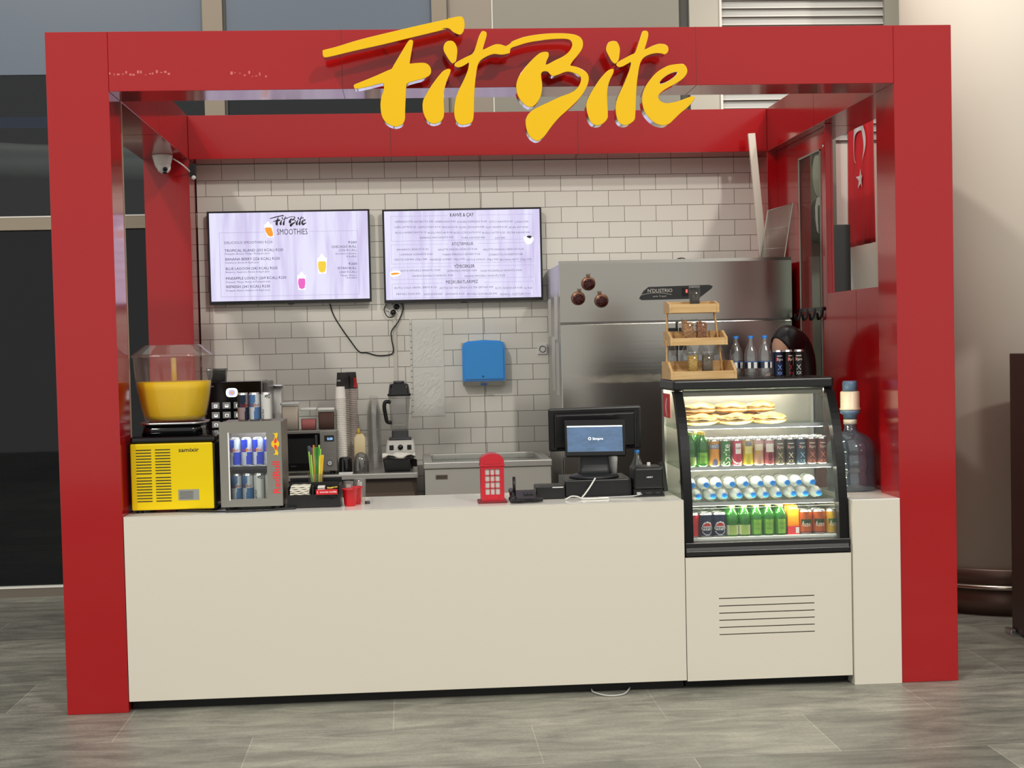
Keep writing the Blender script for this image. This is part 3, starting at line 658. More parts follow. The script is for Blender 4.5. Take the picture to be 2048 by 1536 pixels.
def pep(a, z):
    d = (a/.80)**2 + ((z-.36)/.25)**2
    if d > 1.22: return 0
    if d > .92 or .27 < z < .45: return 2
    return 3 if z >= .44 else 0
kPepsi = can_kind('cola_can', .0325, .118, [(20, 32, 66), (30, 60, 120), (226, 226, 226), (190, 40, 50), (14, 14, 16), (0, 0, 0)], pep, [('PEPSI', -.024, .024, .305, .014, 4, False)], n=40)
kCola = can_kind('cola_can', .0325, .118, [(190, 24, 34), (150, 16, 24), (0, 0, 0)], lambda a, z: 0, [])
kFuse = can_kind('iced_tea_can', .0325, .118, [(196, 96, 40), (52, 74, 40), (236, 230, 214), (120, 60, 60), (0, 0, 0)], lambda a, z: 1 if (.42 < z < .60 and abs(a) < .9) else (3 if z < .12 else 0), [('fuse', -.020, .022, .32, .026, 2, False)])
kFuseY = can_kind('iced_tea_can', .0325, .118, [(214, 170, 50), (66, 110, 50), (236, 230, 214), (120, 130, 60), (0, 0, 0)], lambda a, z: 1 if (.42 < z < .60 and abs(a) < .9) else 0, [('fuse', -.020, .022, .32, .026, 2, False)])

def bottle_kind(name, r, h, glass, capm, label_m, lz, words=(), cat='bottle', neck=.36, nr=.42):
    root = thing(name, '', cat); bm = BM()
    z1 = h*(1-neck)
    lathe(bm, [(r*.55, 0), (r*.93, .003), (r, .012), (r, z1*.55), (r*.96, z1*.6), (r, z1*.66), (r, z1), (r*.86, z1+h*neck*.28), (r*nr*1.2, z1+h*neck*.62), (r*nr, z1+h*neck*.74), (r*nr, h-.012)], n=20, cap=False)
    obj('bottle_body', bm, glass, root)
    bm = BM(); lathe(bm, [(r*nr*1.12, h-.014), (r*nr*1.12, h-.001), (r*nr, h), (0, h)], n=16, cap=False); obj('cap', bm, capm, root)
    if label_m:
        bm = BM(); lathe(bm, [(r+.0006, lz[0]*h), (r+.0006, lz[1]*h)], n=20, cap=False, fn=lambda a, z: 1 if (len(label_m) > 1 and abs(a) < .5) else 0)
        for s, x0, x1, z, cap, mi in words: text(bm, s, x0, x1, z*h, cap, fwrap(r, .0014), mi)
        obj('paper_label', bm, label_m, root)
    return Kind(root)
GREENG = clear('green_bottle_glass', (80, 190, 60), .3, .35, (50, 150, 36), .05)
kGreenS = bottle_kind('mineral_water_bottle', .029, .150, GREENG, mat('green_cap', (150, 180, 60), .4), [mat('soda_label', (200, 205, 170), .5), mat('soda_label_b', (150, 175, 90), .5)], (.05, .36))
kGreenFS = bottle_kind('mineral_water_bottle', .029, .150, GREENG, mat('gold_cap', (226, 190, 60), .4), [mat('fruit_label', (60, 120, 40), .5), mat('fruit_label_b', (120, 170, 60), .5)], (.06, .52), [('fruit', -.014, .014, .36, .010, 0), ('fruit', -.012, .012, .2, .010, 0)])
kGreen = bottle_kind('mineral_water_bottle', .0285, .168, GREENG, mat('green_cap', (150, 180, 60), .4), [mat('soda_label', (200, 205, 170), .5), mat('soda_label_b', (150, 175, 90), .5)], (.07, .30))
kGreenFruit = bottle_kind('mineral_water_bottle', .0285, .168, GREENG, mat('gold_cap', (226, 190, 60), .4), [mat('fruit_label', (60, 120, 40), .5), mat('fruit_label_b', (120, 170, 60), .5)], (.10, .42), [('fruit', -.014, .014, .28, .012, 0)])
kWater = bottle_kind('water_bottle', .0335, .208, PET, BLUEC, None, (0, 0), (), nr=.36, neck=.47)
bm = BM(); lathe(bm, [(.0343, .046), (.0343, .076), (.0343, .080)], n=28, cap=False, fn=lambda a, z: 0 if z > .076 else (1 if (abs(a-.35) < .42 or abs(a+.75) < .25) else 2))
obj('bottle_label', bm, [mat('water_label', (44, 90, 150), .45), PRW, clear('label_film', (60, 84, 110), .2, .2, (30, 60, 100))], kWater.root)
kWaterL = bottle_kind('water_bottle', .0305, .205, clear('lit_bottle_plastic', (240, 244, 245), .5, .42, (240, 244, 246), edge=.8), BLUEC, None, (0, 0), (), nr=.40, neck=.40)  # milky white body imitates strong case light on clear lying bottles
# orange pouch
root = thing('juice_carton', '', 'juice carton'); bm = BM()
loft(bm, [(0, .029, .018, .004), (.045, .029, .018, .004), (.046, .029, .018, .004), (.118, .027, .016, .004), (.14, .020, .002, .001)], mi=0)
box(bm, -.0292, .0292, -.0185, .0185, .001, .040, mi=1); box(bm, .010, .027, -.0192, -.018, .006, .034, mi=2)
obj('carton_body', bm, [mat('orange_carton', (255, 150, 10), .35), mat('pink_carton', (228, 60, 70), .4), PRW], root); kCarton = Kind(root)

# ---- second shelf: 3 rows
row2 = [(3.012, kGreenFruit, 'green glass bottle'), (2.953, kGreen, 'green glass bottle'), (3.070, kOrange, 'orange soda can'), (3.126, kSprite, 'green soda can'),
        (3.181, kPink, 'pink juice can'), (3.235, kYellow, 'yellow juice can'), (3.287, kPeach, 'peach coloured juice can'), (3.339, kBerry, 'dark red juice can'),
        (3.391, kPro1, 'brown energy drink can'), (3.443, kPro2, 'black energy drink can'), (3.495, kPro3, 'blue-grey energy drink can'), (3.547, kPro4, 'reddish energy drink can'), (3.599, kPro4, 'reddish energy drink can')]
row2.sort(key=lambda q: q[0])
for j in range(3):
    for i, (x, k, nm) in enumerate(row2):
        k.put((x, .178 + j*.0655, 1.0465), (0, 0, random.uniform(-.15, .15) + (.03*(i-6))*0),
              '%s %s, %s from the left on the second shelf' % (['front-row', 'middle-row', 'rear-row'][j], nm, ORD[i]), 'drinks on the second shelf of the case')
# ---- third shelf: two layers of lying bottles, caps to the front
for L_, z, xs, cnt in ((0, .909, 2.982, 10), (1, .9635, 2.951, 10)):
    for i in range(cnt):
        kWaterL.put((xs + i*.0655, .325, z), (PI/2, 0, random.uniform(-.03, .03)), 'lying blue-capped water bottle, %s from the left in the %s layer' % (ORD[i], ['lower', 'upper'][L_]), 'water bottles lying on the third shelf')
# ---- bottom
botrow = [(2.948, kCola, 'red cola can'), (3.0145, kPepsi, 'dark blue cola can'), (3.0805, kPepsi, 'dark blue cola can'), (3.144, kGreenS, 'green bottle'), (3.203, kGreenS, 'green bottle'),
          (3.262, kGreenFS, 'green bottle'), (3.321, kGreenFS, 'green bottle'), (3.380, kGreenFS, 'green bottle'), (3.4395, kCarton, 'orange juice carton'), (3.502, kFuse, 'brown-orange iced tea can'), (3.568, kFuse, 'brown-orange iced tea can'), (3.634, kFuseY, 'yellow iced tea can')]
for j in range(5):
    for i, (x, k, nm) in enumerate(botrow):
        if i == 11 and j > 0: continue
        k.put((x, .1405 + j*.0675, .7125), (0, 0, random.uniform(-.1, .1)), '%s on the case floor, %s column from the left, %s row' % (nm, ORD[i], ['front', 'second', 'third', 'fourth', 'rear'][j]), 'drinks standing on the case floor')
# ---- sandwiches
def sandwich(seed, L_=.084, H_=.029):
    random.seed(seed); root = thing('sandwich', '', 'sandwich')
    bm = BM(); ball(bm, (0, 0, H_*1.15), L_, .042, H_*.85, seg=20)
    for v in bm.verts:
        if v.co.z < H_*1.0: v.co.z = H_*1.0
    for v in bm.verts: v.co.z += .003*math.sin(v.co.x*70+1)+.002*math.sin(v.co.y*110+v.co.x*40)
    if 'bun_crust' not in MATS: noisecol(mat('bun_crust', (226, 190, 120), .55, bump=((60, 60, 60), .3, .003)), [(.36, (176, 116, 56)), (.6, (238, 208, 140))], (22, 30, 30))
    obj('top_bun', bm, mat('bun_crust'), root)
    bm = BM(); ball(bm, (0, 0, H_*.6), L_, .042, H_*.6, seg=20)
    for v in bm.verts:
        if v.co.z > H_*.72: v.co.z = H_*.72
    obj('bottom_bun', bm, mat('bun_crust'), root)
    bm = BM(); lathe(bm, [(.88, H_*.70), (.95, H_*.8), (.97, H_*.9), (.86, H_*1.02)], n=24, sx=L_, sy=.042)
    for v in bm.verts: v.co.z += random.uniform(-.0025, .0025); v.co.x *= random.uniform(.95, 1.04)
    obj('filling', bm, mat('filling', (150, 110, 60), .6), root)
    return root
spots = [(3.035, .335, 0, 0, 'front roll at the left end of the top shelf'), (3.212, .335, 0, .05, 'front roll in the middle of the top shelf'), (3.385, .345, 0, -.06, 'front roll at the right end of the pile on the top shelf'),
         (3.115, .425, 0, -.04, 'middle-row roll left of centre on the top shelf'), (3.295, .43, 0, .04, 'middle-row roll right of centre on the top shelf'),
         (3.05, .52, 0, .03, 'back roll at left on the top shelf'), (3.23, .52, 0, -.03, 'back roll at right on the top shelf'),
         (3.04, .38, 1, .12, 'roll lying on top at the left of the pile'), (3.205, .40, 1, -.12, 'roll lying on top in the middle of the pile'), (3.355, .42, 1, .3, 'roll lying on top at the right of the pile')]
spots = [(x, y, 1.2365 + z*.0545, a, lb) for x, y, z, a, lb in spots]
ks = Kind(sandwich(3)); 
for x, y, z, a, lb in spots: ks.put((x, y, z), (0, 0, a), lb, 'filled rolls on the top shelf')


# ---------------------------------------------------------------- things on top of the display case
BAM = mat('bamboo', (214, 176, 120), .5); noisecol(BAM, [(.3, (196, 154, 96)), (.7, (224, 190, 136))], (4, 60, 60))
DT = 1.4665
rk = thing('tiered_rack', 'light bamboo three-tier rack standing on the left of the display case', 'rack', (3.035, .45, DT))
tiers = [(2.893, 3.223, .335, .594, DT, .040, .088), (2.903, 3.190, .385, .598, 1.634, .037, .072), (2.908, 3.160, .43, .598, 1.796, .044, .060)]
for x0, x1, y0, y1, z, hf, hb in tiers:
    bm = BM()
    box(bm, x0+.012, x1-.012, y0, y0+.010, z, z+hf, .001); box(bm, x0+.012, x1-.012, y1-.01, y1, z, z+hb, .001)
    for xs in (x0, x1-.012): prism(bm, [(y0-.002, z), (y1, z), (y1, z+hb), (y0+.09, z+hb), (y0-.002, z+hf*.98)], 'x', xs, xs+.012)
    box(bm, x0+.012, x1-.012, y0+.010, y1-.01, z+.002, z+.010); obj('tray', bm, BAM, rk)
bm = BM()
for sx0, sx1 in ((2.900, 2.914), (3.196-.012, 3.150)):
    for a, b_ in (((sx0, .49, DT+.02), (sx0+(sx1-sx0)*.5, .50, 1.66)), ((sx0+(sx1-sx0)*.5, .50, 1.66), (sx1, .535, 1.84))):
        tube(bm, [a, b_], .006, 6, smooth=False)
obj('side_rail', bm, BAM, rk)
def jar(label, x, y, z, w, h, fillc, seed, chunk=.006, cnt=60):
    random.seed(seed)
    t = thing('glass_jar', label, 'jar', (x, y, z), 'square jars on the bamboo rack')
    bm = BM(); loft(bm, [(z, w*.94, w*.94, .005), (z+.004, w, w, .006), (z+h*.92, w, w, .006), (z+h*.94, w*.92, w*.92, .008)], x, y, cap1=False); obj('jar_body', bm, GLASS, t)
    bm = BM(); loft(bm, [(z+h*.93, w*.95, w*.95, .006), (z+h, w*.95, w*.95, .006)], x, y); obj('lid', bm, CUPC, t)
    bm = BM()
    loft(bm, [(z+.006, w*.82, w*.82, .005), (z+h*.84, w*.8, w*.8, .006)], x, y)
    for _ in range(cnt):
        a, c = random.uniform(-1, 1)*w*.74, random.choice((-1, 1))*w*.80
        if random.random() < .4: a, c = c, a
        ball(bm, (x+a, y-abs(c) if random.random() < .7 else y+c, z+random.uniform(.1, .88)*h), chunk*random.uniform(.5, .95), chunk*.3, chunk*random.uniform(.25, .5), seg=6, M=Matrix.Rotation(random.uniform(-1.2, 1.2), 4, 'Y'))
    obj('contents', bm, fillc, t)
SEED1 = mat('dark_beans', (58, 48, 40), .6); SEED2 = mat('dried_slices', (164, 118, 74), .6); SEED3 = mat('dried_orange', (176, 140, 60), .6); SEED4 = mat('herb_mix', (92, 80, 62), .6)
jar('glass jar of dark seeds alone on the top tier', 3.05, .50, 1.8068, .026, .125, SEED1, 1)
jar('jar of pale dried rings, left one on the middle tier', 3.003, .46, 1.6448, .028, .125, SEED2, 2, .012, 70)
jar('jar of brown dried slices, right one on the middle tier', 3.073, .46, 1.6448, .026, .125, mat('dried_brown', (140, 90, 56), .6), 3, .012, 70)
jar('jar of golden flakes, left one on the bottom tier', 3.015, .40, DT+.011, .026, .125, SEED3, 4)
jar('jar of dark herbs, right one on the bottom tier', 3.088, .40, DT+.011, .028, .125, SEED4, 5)
for x, y, a, lb in [(3.314, .42, .2, 'third water bottle right of the rack on the case top'), (3.385, .42, .6, 'water bottle beside the stacked cans on the case top'), (3.255, .49, .4, 'second water bottle right of the bamboo rack, set further back'),
                    (3.192, .636, 0, 'water bottle half hidden by the right end of the bamboo rack'), (2.955, .637, .3, 'leftmost of the bottles behind the bamboo rack'), (3.034, .637, .3, 'second bottle behind the bamboo rack'), (3.112, .637, .3, 'third bottle behind the bamboo rack')]:
    kWater.put((x, y, DT+.0005), (0, 0, a), lb, 'water bottles on the case top')
kProBlue.put((3.452, .42, DT+.0005), (0, 0, .1), 'blue and black energy can on the case top', 'energy cans on the case top')
kProRed.put((3.505, .44, DT+.0005), (0, 0, .5), 'black and red energy can, middle of three on the case top', 'energy cans on the case top')
kProGrey.put((3.560, .43, DT+.0005), (0, 0, -.3), 'black can with white print, rightmost on the case top', 'energy cans on the case top')

# ---------------------------------------------------------------- water jug
JX, JY, JZ = 3.815, .42, .8875
t = thing('water_jug', 'big translucent blue water jug on the white end block', 'jug', (JX, JY, JZ))
bm = BM(); lathe(bm, [(.10, 0), (.118, .008), (.122, .03), (.122, .075), (.117, .085), (.117, .10), (.122, .11), (.122, .165), (.117, .175), (.117, .19), (.121, .20), (.115, .235), (.09, .268), (.055, .288), (.034, .300), (.030, .318), (.032, .345)], (JX, JY, JZ), 40, cap=False)
obj('jug_body', bm, clear('jug_plastic', (190, 206, 216), .35, .28, (104, 124, 140), .08), t)
bm = BM(); lathe(bm, [(.034, .333), (.034, .356), (.02, .36)], (JX, JY, JZ), 24); obj('neck_ring', bm, mat('neck_cream', (206, 196, 180), .4), t)
t = thing('bottle_pump', 'cream and blue electric pump seated on the water jug neck', 'pump', (JX, JY, JZ+.36))
z0 = JZ+.36
bm = BM(); lathe(bm, [(.034, z0+.001), (.034, z0+.018), (.050, z0+.028), (.050, z0+.044)], (JX, JY, 0), 28); obj('collar', bm, mat('blue_grey_plastic', (96, 122, 150), .35), t)
bm = BM(); lathe(bm, [(.051, z0+.0445), (.053, z0+.05), (.048, z0+.058), (.048, z0+.132), (.044, z0+.138)], (JX, JY, 0), 28); obj('housing', bm, CREAM, t)
bm = BM(); lathe(bm, [(.037, z0+.1385), (.037, z0+.182), (.032, z0+.19)], (JX, JY, 0), 28); obj('push_cap', bm, mat('blue_grey_plastic'), t)

# ---------------------------------------------------------------- juice dispenser
t = thing('juice_dispenser', 'yellow juice dispenser with a clear bowl of orange juice, left on the counter', 'juice dispenser', (.49, .35, WT))
bm = BM(); box(bm, .300, .690, .137, .56, .92, 1.232, .008); box(bm, .298, .694, .125, .565, 1.234, 1.266, .012, seg=3)
for z in range(8): box(bm, .6895, .6905, .20, .50, .96+z*.03, .972+z*.03)
obj('housing', bm, BLACKG, t)
bm = BM(); box(bm, .299, .680, .120, .1365, .922, 1.2335, .006, mi=0)
for bx0, bz0 in ((.324, 1.092), (.412, 1.092), (.324, .962), (.412, .962)):
    for k in range(9): box(bm, bx0+.002, bx0+.072, .1185, .121, bz0+k*.0138, bz0+k*.0138+.0042, mi=1)
text(bm, 'samixir', .523, .617, 1.192, .020, fy(.1188), 1, bold=.0008)
box(bm, .516, .612, .1185, .120, .965, 1.015, .0, mi=2)
for k in range(6): box(bm, .522, .585, .118, .1186, .972+k*.0065, .974+k*.0065, mi=1)
obj('front_panel', bm, [YELB, INK, mat('label_silver', (170, 172, 168), .3, .6)], t)
bm = BM()
for x, y in ((.33, .16), (.65, .16), (.33, .52), (.65, .52)): lathe(bm, [(.018, WT), (.014, .921)], (x, y, 0), 14)
obj('foot', bm, BLACK, t)
bm = BM(); loft(bm, [(1.2665, .145, .145, .05), (1.315, .135, .135, .05)], .478, .345); loft(bm, [(1.315, .150, .15, .06), (1.326, .152, .152, .06)], .478, .345, mi=1); obj('bowl_base', bm, [BLACKG, ALU], t)
bw = [(1.3265, .138, .135, .12), (1.36, .150, .148, .125), (1.42, .163, .16, .13), (1.50, .174, .171, .13), (1.58, .181, .178, .13), (1.635, .184, .181, .13)]
bm = BM(); loft(bm, bw, .478, .345, cap1=False)
obj('bowl', bm, clear('bowl_plastic', (246, 243, 240), .2, .035, (230, 214, 210), .06, edge=.4), t)
def at_z(z):
    for a, b_ in zip(bw, bw[1:]):
        if a[0] <= z <= b_[0]:
            f = (z-a[0])/(b_[0]-a[0]); return [a[i]+(b_[i]-a[i])*f for i in range(4)]
jm = mat('orange_juice', (255, 214, 0), .4, spec=.2)
bm = BM(); js = []
for z in (1.335, 1.36, 1.40, 1.44, 1.48, 1.518):
    s_ = at_z(z); js.append((z, s_[1]-.005, s_[2]-.005, s_[3]))
loft(bm, js, .478, .345); obj('juice', bm, jm, t)
bm = BM(); loft(bm, [(1.6355, .190, .187, .13), (1.645, .190, .187, .13), (1.652, .180, .177, .12), (1.690, .132, .13, .09), (1.694, .128, .126, .09)], .478, .345); obj('lid', bm, clear('lid_plastic', (242, 238, 234), .3, .08, (230, 220, 214), .06, edge=.4), t)
bm = BM(); lathe(bm, [(.013, 1.519), (.013, 1.632)], (.478, .345, 0), 16); obj('spray_tube', bm, mat('juice_tube', (236, 206, 130), .4), t)

# ---------------------------------------------------------------- mini fridge with cans
FX0, FX1, FY0, FY1, FZ0, FZ1 = .712, 1.0, .125, .50, .925, 1.325
t = thing('mini_fridge', 'small grey drinks fridge with a glass door and red lettering', 'mini fridge', (.855, .31, WT))
GR = mat('fridge_grey', (140, 138, 130), .35, .3)
bm = BM()
box(bm, FX0, FX0+.012, FY0+.031, FY1, FZ0, FZ1-.006); box(bm, FX1-.012, FX1, FY0+.031, FY1, FZ0, FZ1-.006); box(bm, FX0+.012, FX1-.012, FY0+.031, FY1, FZ1-.018, FZ1-.006); box(bm, FX0+.012, FX1-.012, FY0+.031, FY1, FZ0, FZ0+.018)
box(bm, FX0+.012, FX1-.012, FY1-.012, FY1, FZ0+.018, FZ1-.018)
obj('fridge_body', bm, [mat('fridge_side', (120, 108, 98), .3, .3)], t)
bm = BM(); wx0, wx1, wz0, wz1 = .755, .930, .960, 1.272
for a in [(FX0, wx0, FZ0, FZ1), (wx1, FX1, FZ0, FZ1), (wx0, wx1, FZ0, wz0), (wx0, wx1, wz1, FZ1)]: box(bm, a[0], a[1], FY0, FY0+.028, a[2], a[3])
obj('door', bm, GR, t)
bm = BM(); box(bm, wx0-.004, wx0+.002, FY0-.001, FY0+.004, wz0-.004, wz1+.004); obj('door_trim', bm, PRW, t)
bm = BM(); box(bm, wx0, wx1, FY0+.010, FY0+.014, wz0, wz1); obj('door_glass', bm, GLASS, t)
bm = BM(); text(bm, 'RedBull', .990, 1.140, .985, .036, fy(FY0-.001), 0, True, bold=.0012)
obj('door_letters', bm, mat('fridge_red', (250, 50, 54), .4), t); bm = BM()
lathe(bm, [(0, 0), (.019, 0), (.019, .001)], (.972, FY0-.001, 1.262-.045), 20, mi=1, M=Matrix.Rotation(PI/2, 4, 'X'))
for s_ in (1, -1):
    flat_shape(bm, [[(.955+dx, 1.217+s_*dz) for dx, dz in [(.010, .012), (.016, .040), (.006, .052), (.018, .050), (.026, .054), (.030, .044), (.026, .030), (.024, .012)]]], FY0-.0022, FY0-.0012, 0, 1, 1, k=3)
    flat_shape(bm, [[(.965+dx, 1.217+s_*dz) for dx, dz in [(.002, .006), (.004, .020), (.010, .030), (.014, .020), (.012, .006)]]], FY0-.0034, FY0-.0022, 0, 0, 0, k=3)
obj('door_emblem', bm, [mat('fridge_red', (250, 50, 54), .4), PRY], t)
bm = BM(); box(bm, FX0+.0125, FX1-.0125, FY0+.04, FY1-.013, 1.108, 1.113, mi=0); box(bm, FX0+.0125, FX1-.0125, FY0+.032, FY0+.04, 1.098, 1.1135, mi=1); obj('shelf', bm, [PRW, BLACK], t)
bm = BM(); box(bm, FX0+.03, FX1-.03, FY0+.034, FY0+.046, 1.293, 1.306); obj('fridge_lamp', bm, mat('fridge_led', (226, 236, 255), .5, emit=130), t)
bm = BM()
for x, y in ((.74, .17), (.97, .17), (.74, .46), (.97, .46)): lathe(bm, [(.014, WT), (.012, .925)], (x, y, 0), 14)
box(bm, .80, .94, .17, .45, WT+.001, .9249); obj('foot', bm, mat('fridge_under', (60, 60, 60), .5), t)
for i, x in enumerate((.777, .8305, .884, .9375)):
    kE_blue.put((x, FY0+.075, 1.1135), (0, 0, (-.25, .1, -.1, .2)[i]), 'bright blue and silver can, %s from the left on the mini fridge shelf' % ORD[i], 'cans on the mini fridge shelf')
for i, x in enumerate((.777, .8305)):
    kE_lite.put((x, FY0+.075, .9435), (0, 0, (.2, -.1)[i]), 'pale blue can, %s from the left on the mini fridge floor' % ORD[i], 'cans on the mini fridge floor')
for i, x in enumerate((.884, .9375)):
    kE_white.put((x, FY0+.075, .9435), (0, 0, (0, .2)[i]), 'white can with grey print, %s from the left on the mini fridge floor' % ORD[i+2], 'cans on the mini fridge floor')
for k, x, y, a, lb in [(kE_dark, .819, .20, .5, 'dark navy can standing on the mini fridge, leftmost of three'), (kE_lite, .873, .20, .1, 'blue and silver can standing in the middle on the mini fridge'), (kE_white, .9285, .20, 0, 'white can standing on the mini fridge, rightmost of three')]:
    k.put((x, y, FZ1+.0005), (0, 0, a), lb, 'cans on top of the mini fridge')
bm = BM(); tube(bm, [(.50, .145, WT+.006), (.62, .10, WT+.006), (.72, .055, WT+.006), (.82, .045, WT+.006), (.93, .06, WT+.006), (1.0, .09, WT+.006), (1.06, .11, WT+.006)], .005); tag(obj('power_cable', bm, BLACK), 'black power cable curving along the counter edge below the mini fridge', 'cable')
bm = BM(); box(bm, .69, .735, .085, .12, WT, WT+.006, .002); tag(obj('paper_slip', bm, mat('pale_lilac', (206, 200, 216), .5)), 'small pale slip lying between juice dispenser and mini fridge', 'paper')

# ---------------------------------------------------------------- caddy and counter bits
t = thing('condiment_caddy', 'black plastic condiment caddy beside the mini fridge', 'caddy', (1.14, .25, WT))
bm = BM(); cz = WT
box(bm, 1.018, 1.268, .15, .156, cz, cz+.062, .001); box(bm, 1.018, 1.024, .156, .36, cz, cz+.10); box(bm, 1.262, 1.268, .156, .36, cz, cz+.105); box(bm, 1.136, 1.142, .156, .262, cz, cz+.10)
box(bm, 1.018, 1.268, .36, .366, cz, cz+.125); box(bm, 1.024, 1.262, .156, .36, cz, cz+.004); box(bm, 1.024, 1.262, .262, .266, cz+.004, cz+.112)
obj('tray', bm, BLACK, t)
bm = BM(); box(bm, 1.154, 1.256, .1485, .1499, cz+.066, cz+.086, mi=0)
box(bm, 1.154, 1.256, .150, .1514, cz+.04, cz+.086, mi=0)
text(bm, '( coca-cola', 1.160, 1.252, cz+.070, .010, fy(.1482), 1, bold=.0005); obj('advert_strip', bm, [PRR, PRW], t, 'red advert strip with white script')
NAP = mat('napkin_paper', (232, 228, 212), .8)
for k in range(7):
    bm = BM(); z = cz+.045+k*.0088; dx = random.uniform(-.004, .004)
    t2 = bmesh.new(); nx = 12
    for i in range(nx+1):
        for s_ in (0, 1):
            for h_ in (0, 1):
                t2.verts.new((1.034+dx+.090*i/nx, .165+.092*s_+random.uniform(-.001, .001), z+.0012*math.sin(i*1.1+k*2)+h_*.0062))
    t2.verts.ensure_lookup_table(); v = t2.verts
    for i in range(nx):
        a = i*4
        for q in ((0, 1, 5, 4), (2, 6, 7, 3), (0, 4, 6, 2), (1, 3, 7, 5)):
            t2.faces.new([v[a+j] for j in q])
    t2.faces.new([v[j] for j in (0, 2, 3, 1)]); t2.faces.new([v[nx*4+j] for j in (0, 1, 3, 2)])
    merge(bm, t2)
    tag(obj('napkin', bm, NAP), 'folded white napkin piled in the left side of the caddy', 'napkin', 'napkins piled in the caddy')
bm = BM(); box(bm, 1.03, 1.13, .164, .258, cz+.0045, cz+.043); tag(obj('napkin_block', bm, NAP), 'lower wad of white napkins sunk in the caddy', 'napkins')
for k in range(4):
    bm = BM(); box(bm, 1.158+k*.001, 1.192+k*.001, .165, .225, cz+.052+k*.0125, cz+.062+k*.0125, .003); tag(obj('sugar_sachet', bm, mat('sachet_white', (232, 228, 224), .5)), 'white sachet in the short stack on the right of the caddy', 'sachet', 'white sachets in the caddy')
bm = BM(); box(bm, 1.15, 1.20, .164, .235, cz+.0045, cz+.051); box(bm, 1.201, 1.255, .17, .2575, cz+.0045, cz+.055); tag(obj('sachet_pile', bm, mat('sachet_red', (190, 60, 56), .5)), 'red sachets filling the right side of the caddy', 'sachets')
random.seed(4)
for k in range(9):
    bm = BM(); x = 1.213+(k % 3)*.014+random.uniform(-.003, .003); z = cz+.066+(k//3)*.0115
    R_ = Matrix.Translation((x, .20+random.uniform(-.02, .02), z)) @ Matrix.Rotation(random.uniform(-.5, .5), 4, 'Z') @ Matrix.Rotation(random.uniform(-.25, .25), 4, 'Y')
    box(bm, -.011, .011, -.02, .02, -.0035, .0035, .003, M=R_, mi=0); box(bm, -.0105, .0105, -.0204, -.0202, -.003, .001, M=R_, mi=1)
    tag(obj('candy', bm, [mat('gold_foil', (236, 206, 80), .25, .5), mat('brown_wrap', (110, 60, 30), .4)]), 'gold wrapped sweet in the little heap on the right of the caddy', 'sweet', 'gold wrapped sweets in the caddy')
# straws in cups
t = thing('straw_cup', 'clear plastic cup holding coloured straws in the caddy', 'cup', (1.146, .313, cz+.004))
bm = BM(); lathe(bm, [(.030, cz+.0045), (.034, cz+.05), (.038, cz+.149), (.0395, cz+.151)], (1.146, .313, 0), 28, cap=False); obj('cup_wall', bm, CUPC, t)
random.seed(11)
sc_cols = [('green', (60, 150, 50)), ('light green', (150, 200, 80)), ('yellow', (236, 196, 40)), ('orange', (230, 130, 40)), ('grey-blue', (70, 84, 96)), ('dark green', (40, 110, 50))]
sp = [(-.026, .02, 4, .275), (-.020, .0, 4, .278), (-.012, -.012, 4, .27), (-.014, -.018, 1, .235), (-.005, -.02, 3, .268), (.0, -.022, 0, .27), (.007, -.02, 5, .272), (.013, -.014, 0, .27), (.019, -.008, 1, .262), (.004, .01, 2, .27), (-.006, .014, 3, .28), (.014, .012, 1, .28), (.022, -.004, 2, .232), (.017, -.017, 2, .230), (.027, .002, 2, .232), (-.022, -.008, 1, .25)]
for i, (dx, dy, c, h) in enumerate(sp):
    bm = BM(); f = .85
    a_ = Vector((1.146+dx*.55, .313+dy*.7, cz+.006)); b_ = Vector((1.146+dx*1.35, .313+dy*1.2, cz+h+.006))
    tube(bm, [a_, b_], .0045, 8, smooth=False)
    nm, col = sc_cols[c]
    tag(obj('straw', bm, mat('straw_'+nm.replace(' ', '_'), col, .35)), '%s straw standing in the straw cup in the caddy' % nm, 'straw', nm+' straws in the straw cup')
# red cups
for (x, y, lb) in ((1.312, .19, 'red plastic cup in front, right of the caddy'), (1.334, .275, 'red plastic cup behind the front red cup')):
    bm = BM(); lathe(bm, [(.026, WT), (.029, WT+.02), (.035, WT+.078), (.0385, WT+.079), (.0385, WT+.083), (.035, WT+.084), (.033, WT+.078), (.024, WT+.004), (0, WT+.004)], (x, y, 0), 32, cap=False)
    tag(obj('red_cup', bm, mat('red_plastic', (196, 16, 30), .3)), lb, 'cup', 'red plastic cups by the caddy')
for (x, y, r, lb) in ((1.305, .245, .024, 'clear cup behind the front red cup'), (1.355, .36, .03, 'tall clear cup holding white sticks behind the red cups')):
    bm = BM(); lathe(bm, [(r*.8, WT), (r, WT+.112), (r*1.05, WT+.114)], (x, y, 0), 24, cap=False); box(bm, x-.012, x+.010, y-.004, y+.004, WT+.004, WT+.098, mi=1)
    tag(obj('clear_cup', bm, [CUPC, mat('lilac_paper', (206, 196, 196), .6)]), lb, 'cup')
bm = BM(); lathe(bm, [(.013, WT), (.011, WT+.012)], (1.392, .27, 0), 14); tag(obj('bottle_stopper', bm, DARKG), 'small dark stopper lying right of the red cups', 'stopper')

